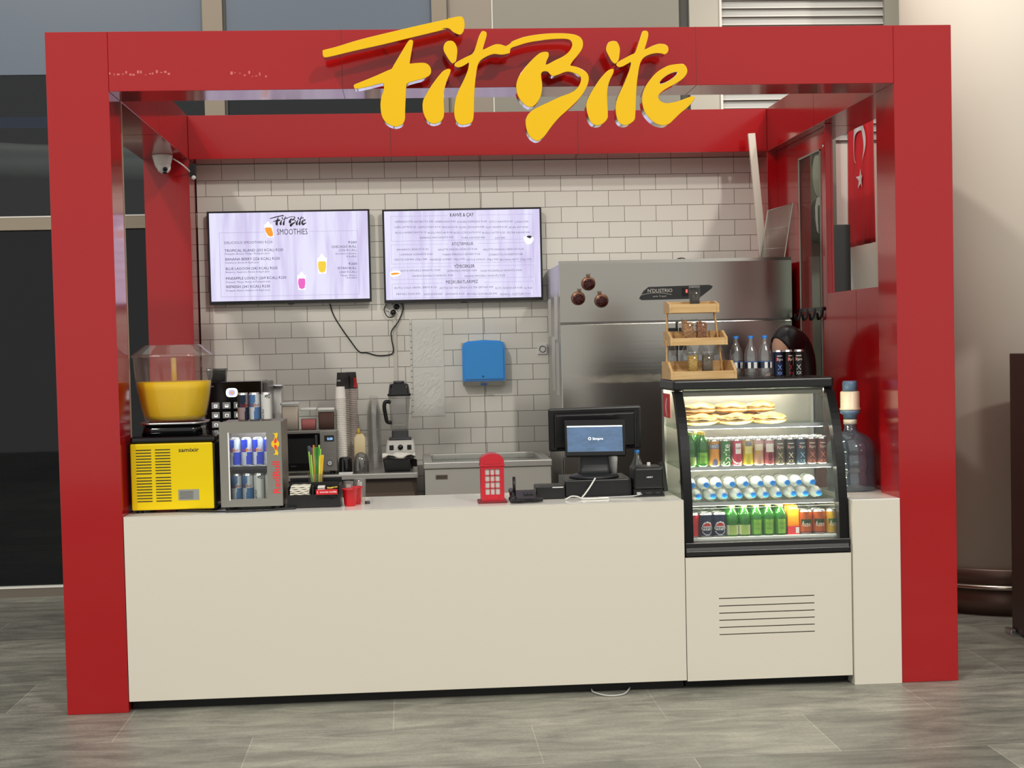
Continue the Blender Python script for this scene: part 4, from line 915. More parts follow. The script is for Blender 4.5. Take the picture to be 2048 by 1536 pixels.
# ---------------------------------------------------------------- red telephone box
t = thing('telephone_box_model', 'miniature red telephone box at the counter front edge', 'ornament', (1.99, .17, WT))
RB = mat('booth_red', (196, 26, 44), .35)
bm = BM(); box(bm, 1.921, 2.058, .11, .24, WT, WT+.010, .002); obj('base', bm, mat('booth_base', (120, 20, 26), .4), t)
bx0, bx1, by0, by1 = 1.936, 2.046, .122, .228
bm = BM()
for x in (bx0, bx1-.020): box(bm, x, x+.020, by0, by1, WT+.010, 1.082, .001)
box(bm, bx0+.020, bx1-.020, by0, by1, WT+.010, WT+.040); box(bm, bx0+.020, bx1-.020, by0, by1, 1.070, 1.082); box(bm, bx0+.02, bx1-.02, by1-.01, by1, WT+.04, 1.07)
box(bm, bx0+.026, bx1-.026, by0-.002, by0+.004, WT+.015, WT+.034, .001)
for i in (1, 2): box(bm, bx0+.020+i*.0233-.002, bx0+.020+i*.0233+.002, by0+.002, by0+.008, WT+.04, 1.07)
for i in (1, 2, 3): box(bm, bx0+.020, bx1-.020, by0+.002, by0+.008, WT+.040+i*.0307-.002, WT+.040+i*.0307+.002)
obj('body', bm, RB, t)
bm = BM(); box(bm, bx0+.020, bx1-.020, by0+.0085, by0+.012, WT+.040, 1.07); obj('window_panes', bm, mat('booth_pane', (200, 200, 194), .3), t)
bm = BM(); arc = [(1.991+.056*math.cos(a), 1.108+.034*math.sin(a)) for a in [PI*k/12 for k in range(13)]]
prism(bm, [(2.047, 1.090)] + arc + [(1.935, 1.090)], 'y', by0-.004, by1+.004); box(bm, 1.932, 2.050, by0-.006, by1+.006, 1.0825, 1.090, .001)
box(bm, 1.952, 2.030, by0-.0065, by0-.0035, 1.094, 1.108); lathe(bm, [(.003, 0), (.003, .004)], (1.991, by0, 1.137), 8, mi=0)
obj('roof', bm, RB, t)

# ---------------------------------------------------------------- telephone
t = thing('telephone', 'black desk telephone with antenna and coiled cord', 'telephone', (2.14, .17, WT))
bm = BM(); M_ = Matrix.Translation((2.150, .18, WT)) @ Matrix.Rotation(.12, 4, 'Z')
prism(bm, [(-.06, 0), (.07, 0), (.07, .046), (-.06, .014)], 'x', -.055, .055)
bmesh.ops.transform(bm, matrix=M_, verts=bm.verts); obj('phone_base', bm, BLACK, t)
bm = BM()
for i in range(3):
    for j in range(4):
        box(bm, -.004+i*.016, .008+i*.016, -.045+j*.022, -.032+j*.022, 0, .004, .001, M=M_ @ Matrix.Translation((0, 0, .0175+(j*.022)*.25)) @ Matrix.Rotation(.24, 4, 'X'))
obj('keypad', bm, DARKG, t)
bm = BM(); tube(bm, [(2.085, .13, WT+.018), (2.085, .16, WT+.038), (2.085, .21, WT+.045), (2.085, .245, WT+.046)], .013, 10); ball(bm, (2.085, .125, WT+.018), .02, .02, .016); obj('handset', bm, BLACK, t)
bm = BM(); tube(bm, [(2.097, .17, WT+.02), (2.096, .17, WT+.118)], .0072, 10, smooth=False); obj('antenna', bm, BLACK, t)
bm = BM(); pts = []
path = cr_pts([(2.070, .075, WT+.014), (2.10, .07, WT+.013), (2.14, .072, WT+.013), (2.19, .075, WT+.013), (2.225, .09, WT+.014)], 60)
for i, p in enumerate(path):
    a = i*.9; pts.append((p.x, p.y+.009*math.cos(a), p.z+.009*math.sin(a)))
tube(bm, pts, .0028, 6, smooth=False); obj('coiled_cord', bm, BLACK, t)

# card terminal
t = thing('card_terminal', 'low black card box right of the telephone', 'payment terminal', (2.28, .28, WT))
bm = BM(); box(bm, 2.205, 2.345, .22, .36, WT, .972, .006); obj('body', bm, BLACK, t)
bm = BM(); box(bm, 2.285, 2.338, .218, .2205, .962, .966); obj('slot', bm, PRW, t, 'white slot line')

# ---------------------------------------------------------------- till
t = thing('till', 'black point-of-sale terminal with a small customer screen', 'till', (2.52, .42, WT))
bm = BM(); box(bm, 2.352, 2.680, .27, .60, WT, .992, .006); box(bm, 2.356, 2.676, .268, .271, .915, .975); obj('cash_drawer', bm, BLACK, t)
bm = BM(); lathe(bm, [(.125, .9925), (.12, 1.004), (.09, 1.012)], (2.51, .40, 0), 32); loft(bm, [(1.0, .085, .05, .02), (1.03, .076, .04, .02), (1.09, .072, .03, .015), (1.20, .072, .03, .015)], 2.513, .40); obj('stand', bm, mat('till_grey', (34, 36, 40), .4), t)
Rt = Matrix.Translation((2.510, .31, 1.195)) @ Matrix.Rotation(-.20, 4, 'X') @ Matrix.Rotation(.01, 4, 'Y')
bm = BM(); box(bm, -.150, .150, 0, .03, -.093, .088, .006, M=Rt); obj('customer_display', bm, BLACKG, t)
bm = BM(); box(bm, -.139, .134, -.0012, 0, -.070, .057, M=Rt, mi=0); box(bm, -.139, .134, -.0016, -.0012, .052, .058, M=Rt, mi=1)
t2 = bmesh.new(); text(t2, 'Simpra', -.015, .038, -.012, .012, fy(-.0018), 0, bold=.0006); bmesh.ops.transform(t2, matrix=Rt, verts=t2.verts)
for f in t2.faces: f.material_index = 1
lathe(t2, [(.0075, 0), (.0075, .0004)], (0, 0, 0), 16, mi=1, M=Rt @ Matrix.Translation((-.0285, -.0012, -.006)) @ Matrix.Rotation(PI/2, 4, 'X'))
lathe(t2, [(.0045, 0), (.0045, .0004)], (0, 0, 0), 16, mi=0, M=Rt @ Matrix.Translation((-.0285, -.0018, -.006)) @ Matrix.Rotation(PI/2, 4, 'X'))
merge(bm, t2)
scm = mat('till_screen', (74, 96, 124), .15, emit=.55); noisecol(scm, [(.35, (66, 86, 104)), (.7, (84, 112, 150))], (14, 14, 30))
obj('screen', bm, [scm, mat('screen_white', (240, 245, 250), .3, emit=.9)], t)
Rb = Matrix.Translation((2.528, .46, 1.228)) @ Matrix.Rotation(.10, 4, 'X') @ Matrix.Rotation(-.012, 4, 'Y')
bm = BM(); box(bm, -.232, .232, 0, .03, -.108, .108, .008, M=Rb); box(bm, -.205, .205, -.016, 0, -.095, .085, .012, M=Rb)
for s_ in (-1, 1): box(bm, s_*.200-.003, s_*.200+.003, -.0175, -.004, -.092, .080, M=Rb, mi=1)
box(bm, -.2, .2, -.0175, -.004, .078, .083, M=Rb, mi=1)
obj('operator_monitor', bm, [BLACK, mat('till_grey')], t)
bm = BM(); tube(bm, [(2.50, .262, 1.0), (2.47, .24, .96), (2.44, .20, .93), (2.42, .17, WT+.006), (2.43, .15, WT+.005), (2.50, .15, WT+.005), (2.53, .17, WT+.005)], .004); box(bm, 2.50, 2.55, .15, .172, WT+.001, WT+.010, .003)
tube(bm, [(2.34, .15, WT+.004), (2.37, .17, WT+.016), (2.40, .17, WT+.014), (2.42, .16, WT+.004)], .003)
tag(obj('white_cable', bm, WPL), 'white charging cable hanging over the cash drawer', 'cable')
# printer
t = thing('receipt_printer', 'black receipt printer between the till and the display case', 'printer', (2.755, .29, WT))
bm = BM(); box(bm, 2.683, 2.828, .20, .38, WT+.035, 1.050, .012, seg=3); box(bm, 2.683, 2.828, .23, .38, WT, WT+.035, .003); box(bm, 2.683, 2.828, .202, .23, WT, WT+.008); obj('printer_body', bm, BLACK, t)
bm = BM(); prism(bm, [(.21, .93), (.36, .93), (.37, 1.06), (.30, 1.065)], 'x', 2.829, 2.848); obj('side_cover', bm, BLACK, t)
bm = BM(); text(bm, 'HPRT', 2.742, 2.772, .998, .008, fy(.1992), 0, bold=.0004); box(bm, 2.697, 2.717, .228, .23, .917, .928); box(bm, 2.74, 2.77, .2275, .2295, .917, .928, mi=1); box(bm, 2.79, 2.81, .2275, .2295, .917, .928, mi=1)
obj('printer_print', bm, [PRW, DARKG], t)
bm = BM(); box(bm, 2.757, 2.773, .27, .285, 1.0505, 1.068, .002); tag(obj('plug_adapter', bm, WPL), 'small white block on top of the receipt printer', 'adapter')
kWater.put((2.737, .47, WT+.0005), (0, 0, .4), 'lone water bottle behind the receipt printer')
bm = BM(); tube(bm, [(2.55, .195, WT+.004), (2.62, .19, WT+.006), (2.68, .19, WT+.008), (2.72, .215, WT+.012)], .0025); tag(obj('printer_cable', bm, mat('grey_cable', (190, 190, 190), .5)), 'thin grey cable running to the receipt printer', 'cable')
bm = BM(); lathe(bm, [(.017, .9925), (.022, 1.085), (.0235, 1.088)], (2.622, .50, 0), 24); tag(obj('paper_cup', bm, PRW), 'tall white paper cup on the cash drawer beside the till stand', 'cup')

# ---------------------------------------------------------------- back counter and what stands on it
BT = .900
t = thing('back_counter', 'steel-topped back counter under the tiled wall', 'counter', (.96, 2.4, 0))
bm = BM(); box(bm, .285, 1.648, 2.05, 2.775, .868, .8995, .003); obj('worktop', bm, STEELL, t)
bm = BM(); box(bm, .29, 1.64, 2.09, 2.775, .05, .867, 0); box(bm, .30, 1.63, 2.086, 2.09, .07, .78, mi=1); obj('cabinet', bm, [mat('brown_carcass', (74, 62, 52), .5), mat('brown_door', (92, 78, 66), .45)], t)

t = thing('coffee_machine', 'black automatic coffee machine with grey touch buttons', 'coffee machine', (.56, 2.12, BT))
bm = BM(); box(bm, .35, .742, 1.93, 2.35, BT, 1.476, .006); box(bm, .742, .775, 1.95, 2.35, BT, 1.470, .008, mi=1); box(bm, .7415, .7455, 1.928, 1.935, BT+.1, 1.474, mi=2); obj('body', bm, [BLACKG, mat('machine_side', (96, 92, 86), .3, .5), ALU], t)
GB = mat('touch_button', (120, 120, 118), .4, emit=.12)
icons = 'MCXEDIHBT'
pos = []
for r_, z in enumerate((1.318, 1.262, 1.207)):
    for c_, x in enumerate((.448, .512, .577)):
        bm = BM(); box(bm, x, x+.046, 1.9265, 1.9295, z, z+.038, .002, mi=0)
        box(bm, x+.014, x+.034, 1.9255, 1.9268, z+.008, z+.026, .003, mi=1); box(bm, x+.018, x+.030, 1.9245, 1.9256, z+(.014, .018, .010)[(r_+c_) % 3], z+(.020, .024, .022)[(r_+c_) % 3], mi=0)
        obj('button', bm, [GB, mat('button_icon', (230, 230, 230), .4, emit=.5)], t)
bm = BM(); loft(bm, [(0, .034, .026, .02), (.002, .034, .026, .02)]); bmesh.ops.transform(bm, verts=bm.verts, matrix=Matrix.Translation((.568, 1.929, 1.412)) @ Matrix.Rotation(PI/2, 4, 'X'))
t2 = BM(); loft(t2, [(0, .020, .018, .016), (.001, .020, .018, .016)], mi=1); loft(t2, [(.001, .007, .010, .006), (.0018, .007, .010, .006)], mi=2); bmesh.ops.transform(t2, verts=t2.verts, matrix=Matrix.Translation((.568, 1.9268, 1.412)) @ Matrix.Rotation(PI/2, 4, 'X')); merge(bm, t2)
obj('lit_badge', bm, [mat('badge_white', (240, 244, 255), .4, emit=1.1), mat('badge_lilac', (170, 180, 220), .4, emit=.6), mat('badge_orange', (240, 150, 100), .4, emit=.6)], t)
bm = BM(); text(bm, 'PIN', .436, .462, 1.446, .010, fy(1.9285), 0); obj('logo_text', bm, PRGY, t)
bm = BM(); loft(bm, [(1.476, .05, .05, .01), (1.54, .056, .056, .01), (1.553, .058, .058, .01)], .462, 2.12); tag(obj('bean_hopper', bm, clear('smoke_plastic', (120, 120, 118), .3, .4, (96, 96, 92), .1)), 'smoky grey bean hopper on top of the coffee machine', 'bean hopper')
t = thing('steel_canister', 'tall steel canister between coffee machine and white-lidded boxes', 'canister', (.77, 2.45, BT))
bm = BM(); loft(bm, [(BT, .047, .05, .015), (1.425, .047, .05, .015)], .774, 2.45); obj('body', bm, STEELL, t)
bm = BM(); loft(bm, [(1.4255, .054, .056, .02), (1.437, .054, .056, .02), (1.443, .048, .05, .02)], .774, 2.45); obj('lid', bm, CHROME, t)

t = thing('microwave_oven', 'black and silver microwave oven under the white-lidded boxes', 'microwave', (.98, 2.25, BT))
bm = BM(); box(bm, .785, 1.166, 2.12, 2.345, .918, 1.168, .006); obj('body', bm, mat('microwave_silver', (150, 148, 142), .3, .6), t)
bm = BM(); box(bm, .79, 1.062, 2.104, 2.119, .924, 1.150, .004, mi=0); box(bm, .83, 1.03, 2.102, 2.105, .97, 1.12, mi=1); box(bm, 1.035, 1.050, 2.085, 2.104, 1.02, 1.14, .004, mi=2)
text(bm, 'beko', .885, .920, .950, .012, fy(2.1035), 2, bold=.0006); obj('door', bm, [BLACKG, mat('door_mesh', (18, 20, 22), .3), DARKG], t)
bm = BM(); box(bm, 1.064, 1.162, 2.105, 2.119, .924, 1.160, .003, mi=0); box(bm, 1.090, 1.148, 2.103, 2.106, 1.098, 1.135, mi=1)
text(bm, '0:00', 1.108, 1.140, 1.107, .016, fy(2.1025), 2, bold=.0012)
for i in range(3):
    for j in range(2): box(bm, 1.090+j*.032, 1.112+j*.032, 2.1035, 2.106, 1.066-i*.034, 1.069-i*.034, mi=3)
obj('control_panel', bm, [mat('microwave_silver'), INK, mat('clock_blue', (150, 200, 255), .4, emit=1.2), PRGY], t)
bm = BM(); lathe(bm, [(.017, 0), (.016, .008), (0, .008)], (1.120, 2.104, .968), 20, M=Matrix.Rotation(PI/2, 4, 'X'))
for k in range(4): box(bm, -.014, .014, 2.0945, 2.0965, -.0022, .0022, mi=1, M=Matrix.Translation((1.120, 0, .968)) @ Matrix.Rotation(k*PI/4, 4, 'Y'))
obj('dial', bm, [DARKG, PRW], t)
bm = BM()
for x in (.81, 1.13):
    for y in (2.15, 2.32): lathe(bm, [(.012, BT), (.012, .9175)], (x, y, 0), 10)
obj('foot', bm, BLACK, t)
for x0, x1, zt, lb, cm, fill, fz in [(.828, .935, 1.336, 'tallest white-lidded box, cream powder inside, on the microwave', mat('cream_powder', (222, 206, 190), .8), .97, 1), (.944, 1.040, 1.300, 'white-lidded box half full of pink powder on the microwave', mat('pink_powder', (196, 110, 110), .8), .55, 1), (1.049, 1.150, 1.297, 'white-lidded box full of brown powder on the microwave', mat('cocoa_powder', (96, 66, 56), .8), .93, 1)]:
    cx, hw = (x0+x1)/2, (x1-x0)/2; yy = 2.23
    t = thing('storage_box', lb, 'storage box', (cx, yy, 1.1685), 'white-lidded boxes on the microwave')
    if x0 < .9: 
        bm = BM()
    bm = BM(); loft(bm, [(1.1685, hw*.93, .045, .01), (zt-.016, hw*.98, .048, .012)], cx, yy, cap1=False); obj('box_body', bm, GLASS, t)
    bm = BM(); loft(bm, [(1.1705, hw*.89, .042, .01), (1.1705+(zt-.02-1.1705)*fill, hw*.92, .045, .011)], cx, yy); obj('contents', bm, cm, t)
    bm = BM(); loft(bm, [(zt-.0155, hw*1.03, .052, .012), (zt-.004, hw*1.03, .052, .012), (zt, hw*.95, .046, .01)], cx, yy); obj('lid', bm, WPL, t)

# stacks of cups (each cup its own object)
def cup(name, r0, r1, h, m, rim, label, group):
    """upside-down cup: wide rim below"""
    bm = BM(); lathe(bm, [(r1+.0012, 0), (r1+.0014, .0025), (r1, .004), (r0, h), (0, h)], n=20, cap=False, fn=lambda a, z: 1 if z < .0036 else 0)
    o = obj(name, bm, [m, rim], base=(0, 0, 0)); tag(o, label, 'cup', group); return o
KRAFT = mat('grey_pink_cup', (176, 160, 152), .6); KRAFT2 = mat('beige_cup', (158, 148, 136), .6); RIMW = mat('cup_rim', (226, 218, 206), .5)
def stack(proto, x, y, z0, n_, pitch, label):
    for i in range(n_):
        o = proto if i == 0 else proto.copy()
        if i: C.objects.link(o)
        o.location = (x, y, z0+i*pitch); o['label'] = label
random.seed(5)
stack(cup('paper_cup', .031, .040, .085, KRAFT2, RIMW, '', 'beige paper cups in the left tall stack'), 1.196, 2.40, BT+.0005, 44, .0115, 'beige paper cup in the tall stack under the left black cup')
stack(cup('paper_cup', .031, .038, .085, KRAFT, RIMW, '', 'grey-pink paper cups in the right tall stack'), 1.245, 2.47, BT+.0005, 44, .0115, 'grey-pink paper cup in the tall stack under the right black cup')
z = BT+.0005+44*.0115
for x, y, lb in ((1.196, 2.40, 'black paper cup crowning the left cup stack, white print'), (1.245, 2.47, 'black paper cup crowning the right cup stack, red spot')):
    bm = BM(); red = x > 1.22
    lathe(bm, [(.0415, z), (.0415, z+.003), (.040, z+.004), (.0378, z+.035), (.0355, z+.065), (.033, z+.100), (0, z+.100)], (x, y, 0), 24, cap=False, fn=lambda a, zz: (1 if (red and abs(a-.95) < .42 and .012 < zz-z < .07) else 0))
    if not red: text(bm, 'UNI', x-.037, x-.012, z+.045, .012, lambda u, v: (u, y-math.sqrt(max(1e-6, .0385**2-(u-x)**2))-.001, v), 2, bold=.0005)
    tag(obj('black_cup', bm, [mat('black_paper', (34, 30, 28), .55), PRR, PRW]), lb, 'cup')
stack(cup('white_cup', .0265, .0315, .075, mat('white_paper', (242, 238, 228), .7), mat('white_paper_rim', (222, 216, 204), .6), '', 'white cups in the front stack'), 1.188, 2.235, BT+.0005, 41, .0112, 'small white paper cup in the stack in front of the beige ones')
stack(cup('clear_cup', .0245, .0445, .110, clear('stack_cup_plastic', (252, 252, 251), .14, .03, (245, 245, 242), edge=.26), CUPC, '', 'clear cups in the tall stack'), 1.384, 2.45, BT+.0005, 40, .0088, 'clear plastic cup in the tall stack left of the blender')
# syrup bottle, black tub, dome, small lid
t = thing('syrup_bottle', 'cream squeeze bottle with a yellow top beside the cup stacks', 'bottle', (1.297, 2.28, BT))
bm = BM(); loft(bm, [(BT, .036, .03, .012), (1.105, .036, .03, .012), (1.13, .02, .018, .012)], 1.297, 2.28); obj('bottle_body', bm, mat('syrup_cream', (222, 204, 160), .4), t)
bm = BM(); lathe(bm, [(.014, 1.131), (.012, 1.145), (.004, 1.165)], (1.290, 2.28, 0), 16); obj('spout', bm, mat('yellow_top', (214, 180, 60), .4), t)
bm = BM(); lathe(bm, [(.038, BT), (.039, .985), (.034, .998), (.026, 1.0), (.026, .99)], (1.213, 2.13, 0), 28, cap=False); lathe(bm, [(0, BT+.001), (.037, BT+.001)], (1.213, 2.13, 0), 28, cap=False); tag(obj('black_tub', bm, BLACKG), 'round glossy black tub at the front of the back counter', 'tub')
bm = BM(); lathe(bm, [(.047, BT), (.047, .95), (.042, .99), (.028, 1.015), (.012, 1.024), (0, 1.025)], (1.306, 2.15, 0), 28, cap=False); tag(obj('plastic_dome', bm, clear('smoke_dome', (190, 190, 188), .35, .35, (120, 118, 114), .08)), 'smoky plastic dome lid right of the black tub', 'lid')
bm = BM()
for k in range(3): loft(bm, [(BT+.0+k*.004, .042, .02, .004), (BT+.0035+k*.004, .042, .02, .004)], 1.215+k*.001, 2.072)
tag(obj('white_card_stack', bm, PRW), 'thin white cards lying in front of the black tub', 'cards')

# blender
t = thing('blender', 'heavy blender with a clear jug, black lid and handle', 'blender', (1.545, 2.42, BT))
BX, BY = 1.545, 2.42
bm = BM(); loft(bm, [(.984, .092, .085, .02), (1.0, .096, .09, .02), (1.078, .082, .076, .02)], BX, BY, mi=0)
for dx in (-.055, .055): box(bm, BX+dx-.013, BX+dx+.013, BY-.092, BY-.083, 1.020, 1.050, .003, mi=1)
lathe(bm, [(.017, 0), (.015, .014), (0, .014)], (BX, BY-.084, 1.036), 18, mi=1, M=Matrix.Rotation(PI/2, 4, 'X'))
obj('motor_base', bm, [mat('blender_base', (206, 204, 196), .4), BLACK], t)
bm = BM(); loft(bm, [(BT, .075, .07, .02), (.9835, .085, .08, .02)], BX, BY, mi=0); obj('lower_base', bm, BLACK, t)
bm = BM(); loft(bm, [(1.0785, .070, .066, .012), (1.092, .068, .064, .012), (1.094, .052, .05, .015), (1.135, .052, .05, .015)], BX, BY); obj('collar', bm, DARKG, t)
bm = BM(); loft(bm, [(1.1355, .050, .048, .02), (1.20, .054, .052, .022), (1.30, .064, .062, .026), (1.352, .068, .066, .028)], BX, BY, cap1=False); obj('jug', bm, clear('blender_jug', (232, 233, 232), .25, .20, (190, 190, 188), .06), t)
bm = BM(); loft(bm, [(1.3525, .073, .071, .03), (1.366, .073, .071, .03), (1.368, .068, .066, .03), (1.42, .060, .058, .03), (1.43, .05, .05, .03)], BX, BY); lathe(bm, [(.035, 1.43), (.034, 1.445), (0, 1.446)], (BX, BY, 0), 20, mi=1); obj('lid', bm, [BLACKG, mat('smoke_plastic')], t)
bm = BM(); tube(bm, [(BX-.055, BY-.04, 1.315), (BX-.085, BY-.05, 1.318), (BX-.094, BY-.052, 1.29), (BX-.088, BY-.05, 1.24), (BX-.078, BY-.048, 1.195), (BX-.052, BY-.04, 1.188)], .012, 10); obj('handle', bm, BLACK, t)
t = thing('black_bin', 'small black plastic tub in front of the blender base', 'tub', (1.53, 2.2, BT))
bm = BM(); loft(bm, [(BT, .078, .05, .012), (.975, .086, .055, .012), (.98, .088, .058, .012)], 1.525, 2.19); box(bm, 1.61, 1.645, 2.17, 2.21, .925, .972, .006); obj('tub_body', bm, BLACKG, t)
bm = BM(); random.seed(9)
t2 = bmesh.new(); bmesh.ops.create_grid(t2, x_segments=16, y_segments=10, size=1)
for v in t2.verts: v.co = Vector((1.535+v.co.x*.10, 2.20+v.co.y*.05, .992+.010*math.sin(v.co.x*5+v.co.y*2)+random.uniform(-.002, .002)))
r_ = bmesh.ops.extrude_face_region(t2, geom=t2.faces[:]); 
for v in [g for g in r_['geom'] if isinstance(g, bmesh.types.BMVert)]: v.co.z += .008
bmesh.ops.recalc_face_normals(t2, faces=t2.faces); merge(bm, t2); tag(obj('folded_cloth', bm, mat('white_cloth', (222, 220, 210), .9)), 'crumpled white cloth laid over the black tub at the blender', 'cloth')

# chest freezer
t = thing('chest_freezer', 'low grey chest freezer with a glass lid behind the counter', 'freezer', (2.06, 2.3, 0))
bm = BM(); box(bm, 1.688, 2.440, 1.905, 2.64, .04, .930, .004); obj('body', bm, mat('freezer_grey', (176, 174, 166), .4, .15), t)
bm = BM()
box(bm, 1.682, 2.446, 1.895, 1.955, .931, .968, .004); box(bm, 1.682, 2.446, 2.59, 2.645, .931, .968, .004); box(bm, 1.682, 1.735, 1.9555, 2.5895, .931, .968, .004); box(bm, 2.393, 2.446, 1.9555, 2.5895, .931, .968, .004)
obj('rim', bm, STEELL, t)
bm = BM(); box(bm, 1.740, 2.388, 1.96, 2.585, .950, .957); obj('glass_lid', bm, GLASS, t)
bm = BM(); box(bm, 1.79, 1.95, 1.985, 2.0, .9575, .966, .002); box(bm, 1.744, 1.748, 1.97, 2.58, .9575, .966); obj('lid_handle', bm, ALU, t)
bm = BM(); box(bm, 1.752, 1.822, 1.9025, 1.905, .868, .894, mi=0); text(bm, 'ŞENOCAK', 1.758, 1.816, .876, .010, fy(1.902), 1, bold=.0006); obj('name_plate', bm, [mat('plate_brown', (90, 80, 66), .5), INK], t)
bm = BM()
for x in (1.72, 2.41):
    for y in (1.95, 2.6): lathe(bm, [(.02, 0), (.02, .04)], (x, y, 0), 12)
obj('foot', bm, BLACK, t)

# ---------------------------------------------------------------- tall fridge
t = thing('upright_fridge', 'wide two-door stainless upright fridge behind the display case', 'fridge', (3.22, 2.4, 0))
QX0, QX1 = 2.520, 3.940
bm = BM(); box(bm, QX0, QX1, 2.045, 2.765, .08, 2.13, .003); obj('cabinet', bm, mat('fridge_side_steel', (186, 184, 178), .35, .6), t)
bm = BM(); prism(bm, [(2.003, 1.782), (2.044, 1.782), (2.044, 2.15), (2.012, 2.15), (2.000, 2.13)], 'x', QX0+.002, QX1-.002); obj('top_panel', bm, STEEL, t)
for x0, x1 in ((QX0+.002, 3.2285), (3.2325, QX1-.002)):
    bm = BM(); box(bm, x0, x1, 2.0, 2.044, .13, 1.772, .008, seg=3); d = obj('door', bm, STEEL, t)
    hx = 3.20 if x1 < 3.25 else 3.262
    bm = BM(); box(bm, hx-.022, hx+.022, 1.985, 1.9995, 1.60, 1.735, .004); obj('handle', bm, BLACK, d)
bm = BM(); plate = [(3.003, 1.916), (3.03, 1.960), (3.06, 1.984), (3.43, 1.990), (3.452, 1.982), (3.445, 1.968), (3.38, 1.920), (3.355, 1.908), (3.02, 1.906)]
prism(bm, plate, 'y', 1.9945, 2.0035)
text(bm, "N'DUSTRIO", 3.055, 3.205, 1.951, .022, fy(1.9935), 1, bold=.0008); text(bm, 'seria Tropal', 3.085, 3.165, 1.923, .010, fy(1.9935), 1, shear=.25)
pts = [(3.01+.19*i/10, 1.935+.012*math.sin(PI*i/10)) for i in range(11)]
for (a, c), (d_, e_) in zip(pts, pts[1:]): prism(bm, [(a, c), (d_, e_), (d_, e_+.002), (a, c+.002)], 'y', 1.9935, 1.9945, 1)
box(bm, 3.262, 3.35, 1.9935, 1.9945, 1.925, 1.975, mi=2); box(bm, 3.286, 3.297, 1.993, 1.9935, 1.945, 1.965, mi=3)
obj('control_plate', bm, [mat('plate_grey', (52, 56, 56), .4), mat('plate_letters', (222, 220, 210), .4), INK, mat('led_red', (255, 90, 80), .4, emit=1.5)], t)
bm = BM()
for x in (QX0+.08, QX1-.08):
    for y in (2.1, 2.7): lathe(bm, [(.025, 0), (.02, .08)], (x, y, 0), 12)
obj('foot', bm, BLACK, t)
# pomegranate magnets
def pomegranate(label, x, z, r, tilt):
    t = thing('pomegranate_magnet', label, 'magnet', (x, 1.998, z), 'pomegranate magnets on the fridge'); y = 1.985
    bm = BM(); ball(bm, (x, y+.004, z), r, .012, r, 0, 20); obj('shell', bm, mat('bronze_rim', (150, 110, 84), .35, .6), t)
    bm = BM(); random.seed(int(x*1000))
    ball(bm, (x, y, z-r*.06), r*.86, .011, r*.80, 0, 16)
    for k in range(46):
        a, d = random.uniform(0, 2*PI), r*.74*math.sqrt(random.random()); ball(bm, (x+d*math.cos(a), y-.0085, z-r*.06+d*math.sin(a)*.92), .0042, .0035, .0042, seg=6)
    obj('seeds', bm, mat('dark_red_seeds', (70, 20, 20), .3), t)
    bm = BM()
    for k in (-1, 0, 1): prism(bm, [(x+tilt*r+k*.004-.004, z+r*.9), (x+tilt*r+k*.011, z+r*1.42), (x+tilt*r+k*.004+.004, z+r*.9)], 'y', y-.003, y+.005)
    obj('crown', bm, mat('bronze_rim'), t)
pomegranate('topmost of the three dark red pomegranate magnets', 2.697, 2.012, .042, 0)
pomegranate('lower left of the three dark red pomegranate magnets', 2.634, 1.925, .042, .2)
pomegranate('lower right of the three dark red pomegranate magnets', 2.774, 1.908, .042, -.25)
PAP = mat('paper_sheet', (214, 212, 202), .7)
for y0, y1, z0, z1, lb in [(2.52, 2.72, 1.70, 1.94, 'upper sheet taped far back on the fridge side'), (2.10, 2.30, 1.68, 1.95, 'upper sheet taped near the front on the fridge side'), (2.30, 2.50, 1.36, 1.70, 'lower sheet of the inner pair on the fridge side'), (2.06, 2.26, 1.34, 1.66, 'lower sheet near the fridge front edge')]:
    bm = BM(); box(bm, 2.5175, 2.5195, y0, y1, z0, z1); tag(obj('paper_sheet', bm, PAP), lb, 'paper', 'sheets taped to the fridge side')
# things on the fridge
t = thing('white_plank', 'long pale plank leaning on the wall above the fridge', 'plank', (3.82, 2.3, 2.131))
bm = BM(); box(bm, -.022, .022, -.012, .012, 0, .82, .001, M=Matrix.Translation((3.826, 2.24, 2.133)) @ Matrix.Rotation(-.15, 4, 'X') @ Matrix.Rotation(-.045, 4, 'Y')); obj('board', bm, mat('pale_wood', (216, 208, 194), .5), t)
t = thing('wire_rack', 'metal grille rack propped on the fridge beside the door', 'wire rack', (3.87, 2.2, 2.131))
A_, B_, C_, D_ = Vector((3.775, 2.12, 2.137)), Vector((3.925, 2.12, 2.137)), Vector((3.972, 2.08, 2.480)), Vector((3.862, 2.26, 2.452))
bm = BM(); tube(bm, [A_, B_, C_, D_, A_], .006, 6, smooth=False); obj('rack_frame', bm, mat('rack_metal', (170, 162, 150), .4, .3), t)
bm = BM()
for k in range(1, 30):
    f = k/30; tube(bm, [A_.lerp(B_, f), D_.lerp(C_, f)], .002, 4, smooth=False)
for f in (.22, .6): tube(bm, [A_.lerp(D_, f), B_.lerp(C_, f)], .003, 4, smooth=False)
obj('rack_wires', bm, mat('rack_metal'), t)
bm = BM(); ball(bm, (3.30, 2.2, 2.150), .035, .03, .019); tag(obj('black_bowl', bm, BLACK), 'black rounded bowl peeking over the fridge top', 'bowl')
bm = BM(); tube(bm, [(3.06, 2.15, 2.137), (3.08, 2.16, 2.150), (3.11, 2.15, 2.153), (3.14, 2.16, 2.137)], .004); tag(obj('cord_end', bm, DARKG), 'dark cord end lying on the fridge top', 'cable')

